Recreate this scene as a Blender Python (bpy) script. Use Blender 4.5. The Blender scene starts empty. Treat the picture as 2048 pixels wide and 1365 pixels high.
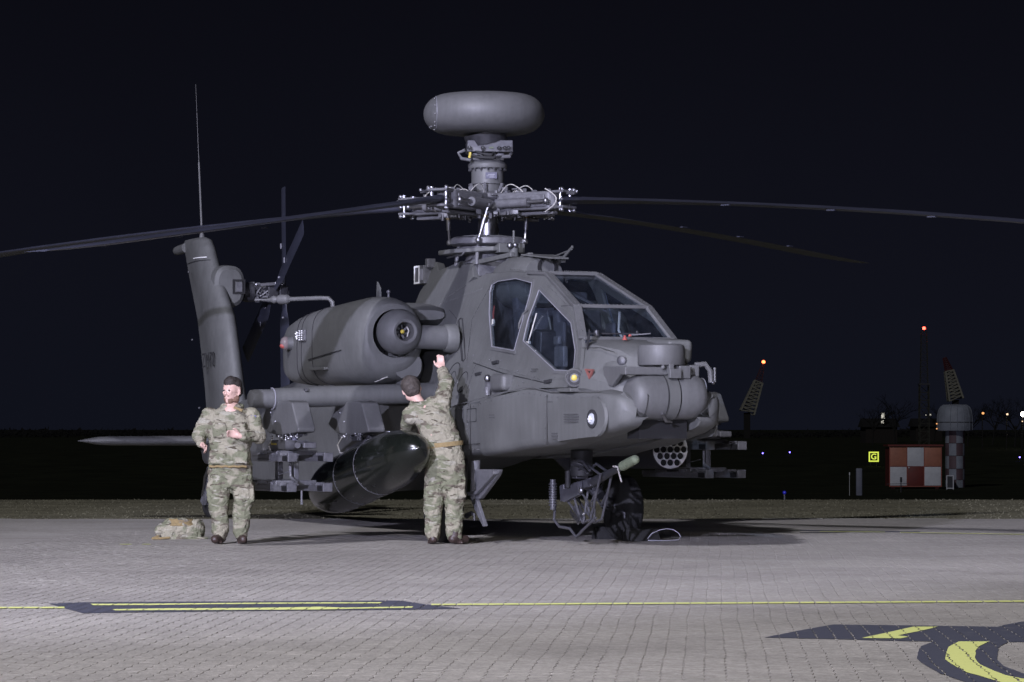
import bpy, bmesh, math, random
from mathutils import Vector, Matrix, noise
from mathutils.geometry import tessellate_polygon
R = math.radians
sin, cos, pi = math.sin, math.cos, math.pi
rnd = random.Random(11)
SC = bpy.context.scene
COL = SC.collection

# ------------------------------------------------------------------ camera
CAM_H, CAM_D, FOC = 1.11, 34.5, 6555.0 / 2048.0 * 36.0
cd = bpy.data.cameras.new('camera')
cam = bpy.data.objects.new('camera', cd)
COL.objects.link(cam)
cam.location = (0, -CAM_D, CAM_H)
cam.rotation_euler = (R(90), 0, 0)
cd.sensor_width = 36.0
cd.lens = FOC
cd.shift_y = (865.0 - 682.5) / 2048.0
cd.clip_start = 0.5
cd.clip_end = 6000
SC.camera = cam

# ------------------------------------------------------------------ night sky
W = bpy.data.worlds.new('World')
SC.world = W
W.use_nodes = True
wn, wl = W.node_tree.nodes, W.node_tree.links
wn.clear()
w_out = wn.new('ShaderNodeOutputWorld')
w_bg = wn.new('ShaderNodeBackground')
w_tc = wn.new('ShaderNodeTexCoord')
w_sep = wn.new('ShaderNodeSeparateXYZ')
w_rmp = wn.new('ShaderNodeValToRGB')
wl.new(w_tc.outputs['Generated'], w_sep.inputs[0])
wl.new(w_sep.outputs['Z'], w_rmp.inputs['Fac'])
w_nz = wn.new('ShaderNodeTexNoise')          # faint uneven haze
w_nz.inputs['Scale'].default_value = 3.0
w_nz.inputs['Detail'].default_value = 5
w_mr = wn.new('ShaderNodeMapRange')
w_mr.inputs['From Min'].default_value = .3
w_mr.inputs['From Max'].default_value = .7
w_mr.inputs['To Min'].default_value = .86
w_mr.inputs['To Max'].default_value = 1.14
w_sc = wn.new('ShaderNodeVectorMath')
w_sc.operation = 'SCALE'
wl.new(w_tc.outputs['Generated'], w_nz.inputs['Vector'])
wl.new(w_nz.outputs['Fac'], w_mr.inputs['Value'])
wl.new(w_rmp.outputs['Color'], w_sc.inputs[0])
wl.new(w_mr.outputs[0], w_sc.inputs['Scale'])
wl.new(w_sc.outputs[0], w_bg.inputs['Color'])
wl.new(w_bg.outputs[0], w_out.inputs[0])
cr = w_rmp.color_ramp
cr.elements[0].position = 0.0
cr.elements[0].color = (0.0052, 0.0061, 0.0112, 1)
cr.elements[1].position = 0.14
cr.elements[1].color = (0.0036, 0.0037, 0.0066, 1)
e = cr.elements.new(0.05)
e.color = (0.0050, 0.0054, 0.0098, 1)
w_bg.inputs['Strength'].default_value = 1.0

# ------------------------------------------------------------------ light: apron floodlights behind the photographer
def lamp_dir(o, target):
    o.rotation_euler = (Vector(target) - o.location).to_track_quat('-Z', 'Y').to_euler()

AZ, EL = R(23.0), R(31.0)
ldir = Vector((-sin(AZ) * cos(EL), -cos(AZ) * cos(EL), sin(EL)))
sd = bpy.data.lights.new('field_fill', 'SUN')  # weak parallel fill added to light the far hut and field, no night sun
sd.energy = 0.45
sd.angle = R(0.6)
sd.color = (0.93, 0.94, 1.0)
field_fill = bpy.data.objects.new('field_fill', sd)
COL.objects.link(field_fill)
field_fill.location = ldir * 120
lamp_dir(field_fill, (0, 0, 0))

kd = bpy.data.lights.new('apron_floodlight', 'SPOT')
kd.energy = 116000.0
kd.color = (0.85, 0.84, 1.0)
kd.shadow_soft_size = 0.30
kd.spot_size = R(58)
kd.spot_blend = 0.75
key = bpy.data.objects.new('apron_floodlight', kd)
COL.objects.link(key)
key.location = Vector((0, -1.0, 1.5)) + ldir * 62.0
lamp_dir(key, (0.3, -8.0, 0.0))

fd = bpy.data.lights.new('light_tower', 'SPOT')      # mobile light tower standing lower, beside the photographer
fd.energy = 102000.0
fd.color = (0.71, 0.71, 1.0)
fd.shadow_soft_size = 0.25
fd.spot_size = R(26)
fd.spot_blend = 0.55
fil = bpy.data.objects.new('light_tower', fd)
COL.objects.link(fil)
fil.location = (-13.4, -43.8, 9.2)
lamp_dir(fil, (1.6, 0, 3.9))

pd_ = bpy.data.lights.new('light_panel', 'SPOT')        # small lamp held close to the photographer
pd_.energy = 12000.0
pd_.color = (0.74, 0.74, 1.0)
pd_.shadow_soft_size = 0.25
pd_.spot_size = R(26)
pd_.spot_blend = 0.6
pan = bpy.data.objects.new('light_panel', pd_)
COL.objects.link(pan)
pan.location = (-1.6, -37.0, 2.1)
lamp_dir(pan, (0, 0, 2.7))

nd_ = bpy.data.lights.new('apron_floodlight', 'SPOT')    # warmer lamp that reaches only the near paving
nd_.energy = 30000.0
nd_.color = (1.0, 0.93, 0.78)
nd_.shadow_soft_size = 0.4
nd_.spot_size = R(22)
nd_.spot_blend = 1.0
nea = bpy.data.objects.new('apron_floodlight', nd_)
COL.objects.link(nea)
nea.location = (3.0, -62.0, 19.0)
lamp_dir(nea, (0, -20.5, 0))

SC.view_settings.view_transform = 'Standard'
SC.view_settings.look = 'None'
SC.view_settings.exposure = 0.0
SC.view_settings.gamma = 1.0
SC.render.engine = 'CYCLES'
SC.cycles.use_denoising = True
SC.cycles.max_bounces = 6
SC.cycles.transparent_max_bounces = 12

# ------------------------------------------------------------------ materials
def mat(name, col, rough=0.6, metal=0.0, var=0.0, scale=6.0, bump=0.0, bscale=60.0, col2=None, spec=0.5, emit=None, estr=0.0, stretch=(1, 1, 1), coat=0.0, detail=5.0, pos=(.36, .66)):
    m = bpy.data.materials.new(name)
    m.use_nodes = True
    n, l = m.node_tree.nodes, m.node_tree.links
    b = n['Principled BSDF']
    b.inputs['Base Color'].default_value = (*col, 1)
    b.inputs['Roughness'].default_value = rough
    b.inputs['Metallic'].default_value = metal
    b.inputs['Specular IOR Level'].default_value = spec
    b.inputs['Coat Weight'].default_value = coat
    if emit:
        b.inputs['Emission Color'].default_value = (*emit, 1)
        b.inputs['Emission Strength'].default_value = estr
    if var > 0 or col2 or bump > 0:
        tc = n.new('ShaderNodeTexCoord')
        mp = n.new('ShaderNodeMapping')
        mp.inputs['Scale'].default_value = stretch
        l.new(tc.outputs['Object'], mp.inputs[0])
    if var > 0 or col2:
        nz = n.new('ShaderNodeTexNoise')
        nz.inputs['Scale'].default_value = scale
        nz.inputs['Detail'].default_value = detail
        nz.inputs['Roughness'].default_value = 0.65
        l.new(mp.outputs[0], nz.inputs['Vector'])
        rp = n.new('ShaderNodeValToRGB')
        c2 = col2 or tuple(c * (1 + var) for c in col)
        c1 = col if col2 else tuple(c * (1 - var) for c in col)
        rp.color_ramp.elements[0].position = pos[0]
        rp.color_ramp.elements[1].position = pos[1]
        rp.color_ramp.elements[0].color = (*c1, 1)
        rp.color_ramp.elements[1].color = (*c2, 1)
        l.new(nz.outputs['Fac'], rp.inputs[0])
        l.new(rp.outputs[0], b.inputs['Base Color'])
        mr = n.new('ShaderNodeMapRange')
        mr.inputs['To Min'].default_value = max(0.05, rough - 0.1)
        mr.inputs['To Max'].default_value = min(1.0, rough + 0.1)
        l.new(nz.outputs['Fac'], mr.inputs['Value'])
        l.new(mr.outputs[0], b.inputs['Roughness'])
    if bump > 0:
        n2 = n.new('ShaderNodeTexNoise')
        n2.inputs['Scale'].default_value = bscale
        n2.inputs['Detail'].default_value = 4
        l.new(mp.outputs[0], n2.inputs['Vector'])
        bp = n.new('ShaderNodeBump')
        bp.inputs['Strength'].default_value = bump
        bp.inputs['Distance'].default_value = 0.01
        l.new(n2.outputs['Fac'], bp.inputs['Height'])
        l.new(bp.outputs[0], b.inputs['Normal'])
    return m

def paint_mat(name, col, rough):
    """matt military paint: soft patches, fine dirt streaks running down, faint orange-peel and oil-canning."""
    m = mat(name, col, rough)
    n, l = m.node_tree.nodes, m.node_tree.links
    b = n['Principled BSDF']
    tc = n.new('ShaderNodeTexCoord')
    a = n.new('ShaderNodeTexNoise'); a.inputs['Scale'].default_value = 2.2; a.inputs['Detail'].default_value = 6
    s = n.new('ShaderNodeMapping'); s.inputs['Scale'].default_value = (14, 14, 1.2)
    st = n.new('ShaderNodeTexNoise'); st.inputs['Scale'].default_value = 1.6; st.inputs['Detail'].default_value = 4
    fi = n.new('ShaderNodeTexNoise'); fi.inputs['Scale'].default_value = 46; fi.inputs['Detail'].default_value = 5
    l.new(tc.outputs['Object'], a.inputs['Vector'])
    l.new(tc.outputs['Object'], s.inputs[0]); l.new(s.outputs[0], st.inputs['Vector'])
    l.new(tc.outputs['Object'], fi.inputs['Vector'])
    def ramp(src, p0, p1, v0, v1):
        r = n.new('ShaderNodeMapRange')
        r.inputs['From Min'].default_value = p0; r.inputs['From Max'].default_value = p1
        r.inputs['To Min'].default_value = v0; r.inputs['To Max'].default_value = v1
        l.new(src, r.inputs['Value'])
        return r.outputs[0]
    def mul(x, y):
        q = n.new('ShaderNodeMath'); q.operation = 'MULTIPLY'
        l.new(x, q.inputs[0]); l.new(y, q.inputs[1])
        return q.outputs[0]
    k = mul(ramp(a.outputs['Fac'], .3, .7, .86, 1.14), ramp(st.outputs['Fac'], .3, .75, 1.05, .88))
    k = mul(k, ramp(fi.outputs['Fac'], .3, .75, .94, 1.07))
    mx = n.new('ShaderNodeVectorMath'); mx.operation = 'SCALE'
    mx.inputs[0].default_value = col
    l.new(k, mx.inputs['Scale'])
    l.new(mx.outputs[0], b.inputs['Base Color'])
    l.new(ramp(fi.outputs['Fac'], .3, .7, rough - .07, rough + .09), b.inputs['Roughness'])
    oc = n.new('ShaderNodeTexNoise'); oc.inputs['Scale'].default_value = 5.5; oc.inputs['Detail'].default_value = 1
    l.new(tc.outputs['Object'], oc.inputs['Vector'])
    b1 = n.new('ShaderNodeBump'); b1.inputs['Strength'].default_value = .25; b1.inputs['Distance'].default_value = .02
    l.new(oc.outputs['Fac'], b1.inputs['Height'])
    b2 = n.new('ShaderNodeBump'); b2.inputs['Strength'].default_value = .06; b2.inputs['Distance'].default_value = .004
    l.new(fi.outputs['Fac'], b2.inputs['Height']); l.new(b1.outputs[0], b2.inputs['Normal'])
    l.new(b2.outputs[0], b.inputs['Normal'])
    return m

def glass_mat(name, tint, rough=0.02, mixf=0.12):
    m = bpy.data.materials.new(name)
    m.use_nodes = True
    n, l = m.node_tree.nodes, m.node_tree.links
    n.clear()
    o = n.new('ShaderNodeOutputMaterial')
    t = n.new('ShaderNodeBsdfTransparent'); t.inputs[0].default_value = (*tint, 1)
    g = n.new('ShaderNodeBsdfGlossy'); g.inputs['Roughness'].default_value = rough
    g.inputs['Color'].default_value = (.9, .92, 1, 1)
    lw = n.new('ShaderNodeLayerWeight')
    p4 = n.new('ShaderNodeMath'); p4.operation = 'POWER'; p4.inputs[1].default_value = 4.0
    l.new(lw.outputs['Facing'], p4.inputs[0])
    fr = n.new('ShaderNodeMath'); fr.operation = 'MULTIPLY_ADD'; fr.inputs[1].default_value = .6; fr.inputs[2].default_value = .025
    l.new(p4.outputs[0], fr.inputs[0])
    d = n.new('ShaderNodeBsdfDiffuse'); d.inputs['Color'].default_value = (.42, .44, .5, 1)
    tc = n.new('ShaderNodeTexCoord')
    mp = n.new('ShaderNodeMapping'); mp.inputs['Scale'].default_value = (3, 3, 1.0)
    nz = n.new('ShaderNodeTexNoise'); nz.inputs['Scale'].default_value = 3.0; nz.inputs['Detail'].default_value = 6
    mr = n.new('ShaderNodeMapRange'); mr.inputs['From Min'].default_value = .42; mr.inputs['From Max'].default_value = .8
    mr.inputs['To Min'].default_value = mixf * .25; mr.inputs['To Max'].default_value = mixf
    l.new(tc.outputs['Object'], mp.inputs[0]); l.new(mp.outputs[0], nz.inputs['Vector']); l.new(nz.outputs['Fac'], mr.inputs['Value'])
    m0 = n.new('ShaderNodeMixShader'); m1 = n.new('ShaderNodeMixShader')
    l.new(mr.outputs[0], m0.inputs[0]); l.new(t.outputs[0], m0.inputs[1]); l.new(d.outputs[0], m0.inputs[2])
    l.new(fr.outputs[0], m1.inputs[0]); l.new(m0.outputs[0], m1.inputs[1]); l.new(g.outputs[0], m1.inputs[2])
    l.new(m1.outputs[0], o.inputs[0])
    return m

def camo_mat(name, gain=1.0):
    """multi-terrain disruptive print: stretched blotches of sand, olive, brown and pale flecks."""
    m = mat(name, (.2, .2, .1), .92, spec=.15)
    n, l = m.node_tree.nodes, m.node_tree.links
    b = n['Principled BSDF']
    tc = n.new('ShaderNodeTexCoord')
    def nz(scale, sx, sz, off, det=2.0, dist=0.6):
        mp = n.new('ShaderNodeMapping'); mp.inputs['Scale'].default_value = (sx, sx, sz); mp.inputs['Location'].default_value = (off, off * .7, off * 1.3)
        l.new(tc.outputs['Object'], mp.inputs[0])
        q = n.new('ShaderNodeTexNoise'); q.inputs['Scale'].default_value = scale; q.inputs['Detail'].default_value = det; q.inputs['Distortion'].default_value = dist
        l.new(mp.outputs[0], q.inputs['Vector'])
        return q.outputs['Fac']
    def mixc(fac, lo, hi, a, c2):
        r = n.new('ShaderNodeMapRange'); r.inputs['From Min'].default_value = lo; r.inputs['From Max'].default_value = hi
        l.new(fac, r.inputs['Value'])
        x = n.new('ShaderNodeMixRGB')
        l.new(r.outputs[0], x.inputs[0])
        if hasattr(a, 'name') or not isinstance(a, tuple): l.new(a, x.inputs[1])
        else: x.inputs[1].default_value = (*a, 1)
        x.inputs[2].default_value = (*c2, 1)
        return x.outputs[0]
    g = lambda r_, g_, b_: (r_ * gain, g_ * gain, b_ * gain)
    c = mixc(nz(5.5, 1, 1.5, 0.0), .46, .53, g(.31, .29, .215), g(.185, .19, .125))
    c = mixc(nz(8.0, .8, 2.0, 3.1), .56, .60, c, g(.145, .125, .095))
    c = mixc(nz(12.0, .55, 2.4, 7.7), .60, .66, c, g(.35, .335, .265))
    c = mixc(nz(17.0, .5, 2.2, 12.3), .66, .68, c, g(.085, .072, .052))
    l.new(c, b.inputs['Base Color'])
    f = n.new('ShaderNodeTexNoise'); f.inputs['Scale'].default_value = 16; f.inputs['Detail'].default_value = 4; f.inputs['Distortion'].default_value = 1.0
    l.new(tc.outputs['Object'], f.inputs['Vector'])
    bp = n.new('ShaderNodeBump'); bp.inputs['Strength'].default_value = .8; bp.inputs['Distance'].default_value = .03
    l.new(f.outputs['Fac'], bp.inputs['Height']); l.new(bp.outputs[0], b.inputs['Normal'])
    return m

MT = {}
MT['paint'] = paint_mat('drab_paint', (.098, .100, .097), .60)
MT['paint_gloss'] = paint_mat('drab_paint_worn', (.098, .099, .099), .55)
MT['blade'] = mat('blade_paint', (.028, .030, .044), .42, var=.12, scale=3, stretch=(1, 1, 1))
MT['tank'] = mat('tank_paint', (.007, .0085, .0065), .24, var=.2, scale=14, bump=.06, bscale=24, coat=.25)
MT['gear'] = mat('gear_metal', (.105, .105, .112), .45, var=.2, scale=20, bump=.1, bscale=60)
MT['darkgear'] = mat('dark_metal', (.03, .03, .034), .45, var=.3, scale=18)
MT['steel'] = mat('bright_steel', (.30, .30, .32), .40, 1.0, var=.1, scale=30)
MT['bolt'] = mat('bolt_head', (.30, .30, .32), .45, 1.0)
MT['brass'] = mat('brass', (.5, .38, .16), .3, 1.0)
MT['rubber'] = mat('tyre_rubber', (.014, .014, .014), .85, var=.25, scale=30, bump=.2, bscale=90)
MT['black'] = mat('black_interior', (.007, .007, .008), .7)
MT['seal'] = mat('window_seal', (.24, .24, .27), .5)
MT['line'] = mat('panel_gap', (.018, .018, .019), .8)
MT['print'] = mat('faded_stencil', (.060, .060, .062), .7)
MT['stencil'] = mat('stencil_black', (.022, .022, .024), .7)
MT['glass'] = glass_mat('canopy_glass', (.78, .82, .86), .015, .022)
MT['nameplate'] = mat('name_plate', (.075, .075, .11), .5)
MT['seat'] = mat('seat_cloth', (.05, .051, .062), .85, var=.25, scale=12, bump=.3, bscale=30)
MT['white'] = mat('white_label', (.75, .75, .74), .5)
MT['wire'] = mat('white_wire', (.42, .41, .38), .5)
MT['yellow'] = mat('yellow_plastic', (.48, .38, .06), .45)
MT['gunmetal'] = mat('gun_metal', (.052, .052, .060), .4, var=.2, scale=20)
MT['red'] = mat('red_plastic', (.30, .06, .05), .6)
MT['redline'] = mat('red_stencil', (.17, .06, .05), .7)
MT['navglass'] = mat('smoked_lens', (.16, .13, .13), .08, coat=.5)
MT['lens'] = mat('lamp_lens', (.42, .44, .47), .12, var=.1, scale=40)
MT['cover'] = mat('muzzle_cover', (.16, .19, .12), .8, var=.2, scale=30, bump=.3, bscale=50)
MT['plate'] = mat('pod_face', (.66, .66, .67), .5, var=.12, scale=20)
MT['skin'] = mat('skin', (.52, .345, .285), .5, var=.04, scale=24, bump=.05, bscale=120)
MT['hair'] = mat('hair', (.022, .017, .014), .7, var=.4, scale=60, bump=.6, bscale=160)
MT['hair2'] = mat('hair_brown', (.05, .04, .034), .7, var=.5, scale=60, bump=.6, bscale=160)
MT['beard'] = mat('beard', (.16, .09, .06), .8, var=.3, scale=90, bump=.5, bscale=200)
MT['boot'] = mat('boot_leather', (.035, .022, .018), .5, var=.25, scale=30, bump=.2, bscale=50)
MT['camo'] = camo_mat('camouflage_cloth', .80)
MT['camo2'] = camo_mat('camouflage_cloth_faded', .82)
MT['tan'] = mat('tan_webbing', (.21, .155, .07), .85, var=.15, scale=40, bump=.3, bscale=180)
MT['patch'] = mat('unit_patch', (.10, .09, .24), .7)

# ------------------------------------------------------------------ mesh builder
class MB:
    def __init__(s):
        s.v, s.f = [], []
    def add(s, vs, fs):
        o = len(s.v)
        s.v += [tuple(p) for p in vs]
        s.f += [tuple(i + o for i in f) for f in fs]
        return s
    def box(s, c, d, rot=None):
        hx, hy, hz = d[0] / 2, d[1] / 2, d[2] / 2
        P = [Vector((x, y, z)) for x in (-hx, hx) for y in (-hy, hy) for z in (-hz, hz)]
        if rot: P = [rot @ p for p in P]
        c = Vector(c)
        return s.add([p + c for p in P], [(0, 1, 3, 2), (4, 6, 7, 5), (0, 4, 5, 1), (2, 3, 7, 6), (0, 2, 6, 4), (1, 5, 7, 3)])
    def bar(s, p0, p1, w, h, up=(0, 0, 1)):
        p0, p1 = Vector(p0), Vector(p1)
        d = p1 - p0; L = d.length; d.normalize()
        u = Vector(up)
        if abs(d.dot(u)) > .98: u = Vector((1, 0, 0))
        y = u.cross(d).normalized(); z = d.cross(y)
        return s.box((p0 + p1) / 2, (L, w, h), Matrix((d, y, z)).transposed())
    def ring(s, c, d, r, n=20, ph=0.0):
        d = Vector(d).normalized()
        u = Vector((0, 0, 1)) if abs(d.z) < .9 else Vector((1, 0, 0))
        a = u.cross(d).normalized(); b = d.cross(a)
        return [Vector(c) + (a * cos(2 * pi * i / n + ph) + b * sin(2 * pi * i / n + ph)) * r for i in range(n)]
    def loft(s, rings, cap0=True, cap1=True):
        n = len(rings[0]); vs = [p for r in rings for p in r]; fs = []
        for k in range(len(rings) - 1):
            for i in range(n):
                j = (i + 1) % n
                fs.append((k * n + i, k * n + j, (k + 1) * n + j, (k + 1) * n + i))
        if cap0: fs.append(tuple(range(n - 1, -1, -1)))
        if cap1: fs.append(tuple((len(rings) - 1) * n + i for i in range(n)))
        return s.add(vs, fs)
    def cyl(s, p0, p1, r0, r1=None, n=16):
        r1 = r0 if r1 is None else r1
        d = Vector(p1) - Vector(p0)
        return s.loft([s.ring(p0, d, r0, n), s.ring(p1, d, r1, n)])
    def lathe(s, o, d, prof, n=28, cap0=True, cap1=True):
        o, d = Vector(o), Vector(d).normalized()
        return s.loft([s.ring(o + d * h, d, max(r, 1e-4), n) for r, h in prof], cap0, cap1)
    def tube(s, path, r, n=8):
        P = [Vector(p) for p in path]; rings = []
        u = None
        for i, p in enumerate(P):
            d = (P[min(i + 1, len(P) - 1)] - P[max(i - 1, 0)]).normalized()
            if u is None: u = Vector((0, 0, 1)) if abs(d.z) < .9 else Vector((1, 0, 0))
            a = (u - d * u.dot(d)).normalized(); u = a; b = d.cross(a)
            rr = r[i] if isinstance(r, (list, tuple)) else r
            rings.append([p + (a * cos(2 * pi * k / n) + b * sin(2 * pi * k / n)) * rr for k in range(n)])
        return s.loft(rings)
    def ball(s, c, r, nu=14, nv=8):
        r = (r, r, r) if not isinstance(r, (tuple, list)) else r
        c = Vector(c); rings = []
        for k in range(1, nv):
            t = pi * k / nv
            rings.append([c + Vector((r[0] * sin(t) * cos(2 * pi * i / nu), r[1] * sin(t) * sin(2 * pi * i / nu), r[2] * cos(t))) for i in range(nu)])
        return s.loft(rings[::-1])
    def prism(s, pts, ext):
        e = Vector(ext); P = [Vector(p) for p in pts]; n = len(P)
        tri = tessellate_polygon([P])
        fs = [tuple(t) for t in tri] + [tuple(n + i for i in t[::-1]) for t in tri]
        fs += [(i, (i + 1) % n, n + (i + 1) % n, n + i) for i in range(n)]
        return s.add(P + [p + e for p in P], fs)
    def holed(s, outer, holes, ext):
        e = Vector(ext); loops = [[Vector(p) for p in q] for q in [outer] + holes]
        P = [p for q in loops for p in q]; n = len(P)
        tri = tessellate_polygon(loops)
        fs = [tuple(t) for t in tri] + [tuple(n + i for i in t[::-1]) for t in tri]
        o = 0
        for q in loops:
            m = len(q)
            fs += [(o + i, o + (i + 1) % m, n + o + (i + 1) % m, n + o + i) for i in range(m)]
            o += m
        return s.add(P + [p + e for p in P], fs)
    def mesh(s, name, material, angle=35, bevel=0.0, segs=2, clean=True):
        me = bpy.data.meshes.new(name)
        me.from_pydata(s.v, [], s.f)
        if clean or bevel:
            bm = bmesh.new(); bm.from_mesh(me)
            if bevel:
                bmesh.ops.recalc_face_normals(bm, faces=bm.faces)
                es = [e_ for e_ in bm.edges if len(e_.link_faces) == 2 and e_.calc_face_angle(0) > R(28)]
                bmesh.ops.bevel(bm, geom=es, offset=bevel, segments=segs, affect='EDGES', clamp_overlap=True, profile=.5)
            bmesh.ops.recalc_face_normals(bm, faces=bm.faces)
            bm.to_mesh(me); bm.free()
        if material: me.materials.append(MT[material] if isinstance(material, str) else material)
        me.polygons.foreach_set('use_smooth', [True] * len(me.polygons))
        me.set_sharp_from_angle(angle=R(angle))
        me.update()
        return me
    def build(s, name, material, parent=None, angle=35, bevel=0.0, segs=2, clean=True):
        o = bpy.data.objects.new(name, s.mesh(name, material, angle, bevel, segs, clean))
        COL.objects.link(o)
        if parent is not None: o.parent = parent
        return o

def tag(o, label=None, cat=None, group=None, kind=None):
    for k, v in (('label', label), ('category', cat), ('group', group), ('kind', kind)):
        if v: o[k] = v
    return o
def empty(name, loc=(0, 0, 0), rz=0.0):
    o = bpy.data.objects.new(name, None)
    o.location = loc; o.rotation_euler = (0, 0, rz); o.empty_display_size = .2
    COL.objects.link(o)
    return o
def clone(o, parent=None):
    c = o.copy(); COL.objects.link(c); c.parent = parent
    for ch in [k for k in COL.objects if k.parent == o]: clone(ch, c)
    return c
def text_mesh(name, body, size, material, parent, mw, extrude=.0008, bold=0.0):
    cu = bpy.data.curves.new(name, 'FONT')
    cu.body = body; cu.size = size; cu.extrude = extrude; cu.align_x = 'CENTER'; cu.align_y = 'CENTER'; cu.offset = bold
    t = bpy.data.objects.new(name, cu); COL.objects.link(t)
    dg = bpy.context.evaluated_depsgraph_get()
    me = bpy.data.meshes.new_from_object(t.evaluated_get(dg))
    bpy.data.objects.remove(t)
    me.materials.append(MT[material] if isinstance(material, str) else material)
    o = bpy.data.objects.new(name, me); COL.objects.link(o)
    o.parent = parent; o.matrix_local = mw
    return o
def lerp(a, b, t): return a + (b - a) * t
def mir(pts): return [(p[0], -p[1], p[2]) for p in pts]
# ------------------------------------------------------------------ ground
FPX, YH = 6555.0, 865.0
PROF = [(-400, 0), (20.4, 0), (22.3, -.10), (40, -.55), (85, -1.5), (150, -2.5), (188, -2.78), (202, -2.8), (265, -2.2), (330, -1.5), (420, -.85), (700, .3), (1500, 2.0), (4000, 4.0)]
def ground_z(Y):
    for (a, za), (b, zb) in zip(PROF, PROF[1:]):
        if Y <= b: return za + (zb - za) * (Y - a) / (b - a)
    return PROF[-1][1]

def paver_mat(name, islands):
    m = mat(name, (.3, .3, .28), .85, spec=.3)
    n, l = m.node_tree.nodes, m.node_tree.links
    b = n['Principled BSDF']
    g = n.new('ShaderNodeNewGeometry')
    oi = n.new('ShaderNodeObjectInfo')
    ad = n.new('ShaderNodeMath'); ad.operation = 'ADD'
    l.new(g.outputs['Random Per Island'], ad.inputs[0]); l.new(oi.outputs['Random'], ad.inputs[1])
    fr = n.new('ShaderNodeMath'); fr.operation = 'FRACT'; l.new(ad.outputs[0], fr.inputs[0])
    big = n.new('ShaderNodeTexNoise'); big.inputs['Scale'].default_value = .35; big.inputs['Detail'].default_value = 6
    fine = n.new('ShaderNodeTexNoise'); fine.inputs['Scale'].default_value = 42; fine.inputs['Detail'].default_value = 6; fine.inputs['Roughness'].default_value = .75
    agg = n.new('ShaderNodeTexVoronoi'); agg.inputs['Scale'].default_value = 46
    for q in (big, fine, agg): l.new(g.outputs['Position'], q.inputs['Vector'])
    def mr(src, a, c, d, e_):
        r = n.new('ShaderNodeMapRange')
        for k, v in zip(('From Min', 'From Max', 'To Min', 'To Max'), (a, c, d, e_)): r.inputs[k].default_value = v
        l.new(src, r.inputs['Value']); return r.outputs[0]
    def mu(x, y):
        q = n.new('ShaderNodeMath'); q.operation = 'MULTIPLY'; l.new(x, q.inputs[0]); l.new(y, q.inputs[1]); return q.outputs[0]
    k = mu(mr(fr.outputs[0], 0, 1, .965, 1.035) if islands else mr(big.outputs['Fac'], 0, 1, .97, 1.03), mr(big.outputs['Fac'], .3, .7, .90, 1.10))
    st_ = n.new('ShaderNodeTexNoise'); st_.inputs['Scale'].default_value = .9; st_.inputs['Detail'].default_value = 7; st_.inputs['Distortion'].default_value = 1.2
    l.new(g.outputs['Position'], st_.inputs['Vector'])
    k = mu(k, mr(st_.outputs['Fac'], .34, .62, .86, 1.04))
    k = mu(k, mr(fine.outputs['Fac'], .32, .68, .74, 1.26))
    gr_ = n.new('ShaderNodeTexNoise'); gr_.inputs['Scale'].default_value = 15; gr_.inputs['Detail'].default_value = 3
    l.new(g.outputs['Position'], gr_.inputs['Vector'])
    k = mu(k, mr(gr_.outputs['Fac'], .3, .7, .84, 1.16))
    k = mu(k, mr(agg.outputs['Distance'], .0, .16, 1.5, 1.0))
    sc = n.new('ShaderNodeVectorMath'); sc.operation = 'SCALE'; sc.inputs[0].default_value = (.345, .325, .288)
    l.new(k, sc.inputs['Scale']); l.new(sc.outputs[0], b.inputs['Base Color'])
    h = n.new('ShaderNodeMath'); h.operation = 'ADD'; l.new(fine.outputs['Fac'], h.inputs[0]); l.new(agg.outputs['Distance'], h.inputs[1])
    bp = n.new('ShaderNodeBump'); bp.inputs['Strength'].default_value = .55; bp.inputs['Distance'].default_value = .006
    l.new(h.outputs[0], bp.inputs['Height'])
    l.new(bp.outputs[0], b.inputs['Normal'])
    return m
MT['paver'] = paver_mat('concrete_paver', True)
MT['apron'] = paver_mat('concrete_apron', False)
MT['joint'] = mat('joint_sand', (.235, .225, .21), .95, var=.5, scale=3.5, bump=.3, bscale=80)
MT['yellow_paint'] = mat('yellow_marking', (.72, .76, .25), .7, col2=(.42, .43, .26), pos=(.62, .76), scale=9, bump=.2, bscale=60, detail=8.0)
MT['dark_paint'] = mat('dark_marking', (.064, .068, .092), .7, col2=(.15, .148, .15), pos=(.58, .76), scale=7, bump=.2, bscale=60, detail=8.0)
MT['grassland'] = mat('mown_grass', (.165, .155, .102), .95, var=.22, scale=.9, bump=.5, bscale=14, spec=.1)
MT['fargrass'] = mat('dimmed_grass', (.028, .031, .018), .95, var=.35, scale=.3, bump=.8, bscale=4, spec=.05)  # grass darkened in colour to stand for dim light beyond the crest
MT['grass'] = mat('grass_blade', (.125, .118, .075), .8, var=.3, scale=3)
MT['kerb'] = mat('concrete_edging', (.24, .235, .20), .9, var=.15, scale=3, bump=.3, bscale=30)

# paver frame: joints run almost along the view, turned a touch to the right
PA = 0.0617
PU = Vector((cos(PA), -sin(PA), 0)); PV = Vector((sin(PA), cos(PA), 0))
PO = Vector((0, -20.6, 0))
PW, PL, GAP, ZIG = .1, .2, .0036, .010
NU, NV = 120, 114
def pw(u, v, z=0.0):
    u += .020 * noise.noise(Vector((u * .22, v * .62, 3.1))) + .010 * noise.noise(Vector((u * .5, v * 1.7, 9.0)))
    q = PO + PU * u + PV * v
    return (q.x, q.y, z)
ap = MB()
u0, u1, v0, v1 = -NU / 2 * PW, NU / 2 * PW, 0.0, NV * PL
ap.add([pw(u0 - .02, v0 - .02, -.0045), pw(u1 + .02, v0 - .02, -.0045), pw(u1 + .02, v1 + .02, -.0045), pw(u0 - .02, v1 + .02, -.0045)], [(0, 1, 2, 3)])
apron = ap.build('apron', 'joint')
tag(apron, kind='structure')
so = MB()
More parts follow.
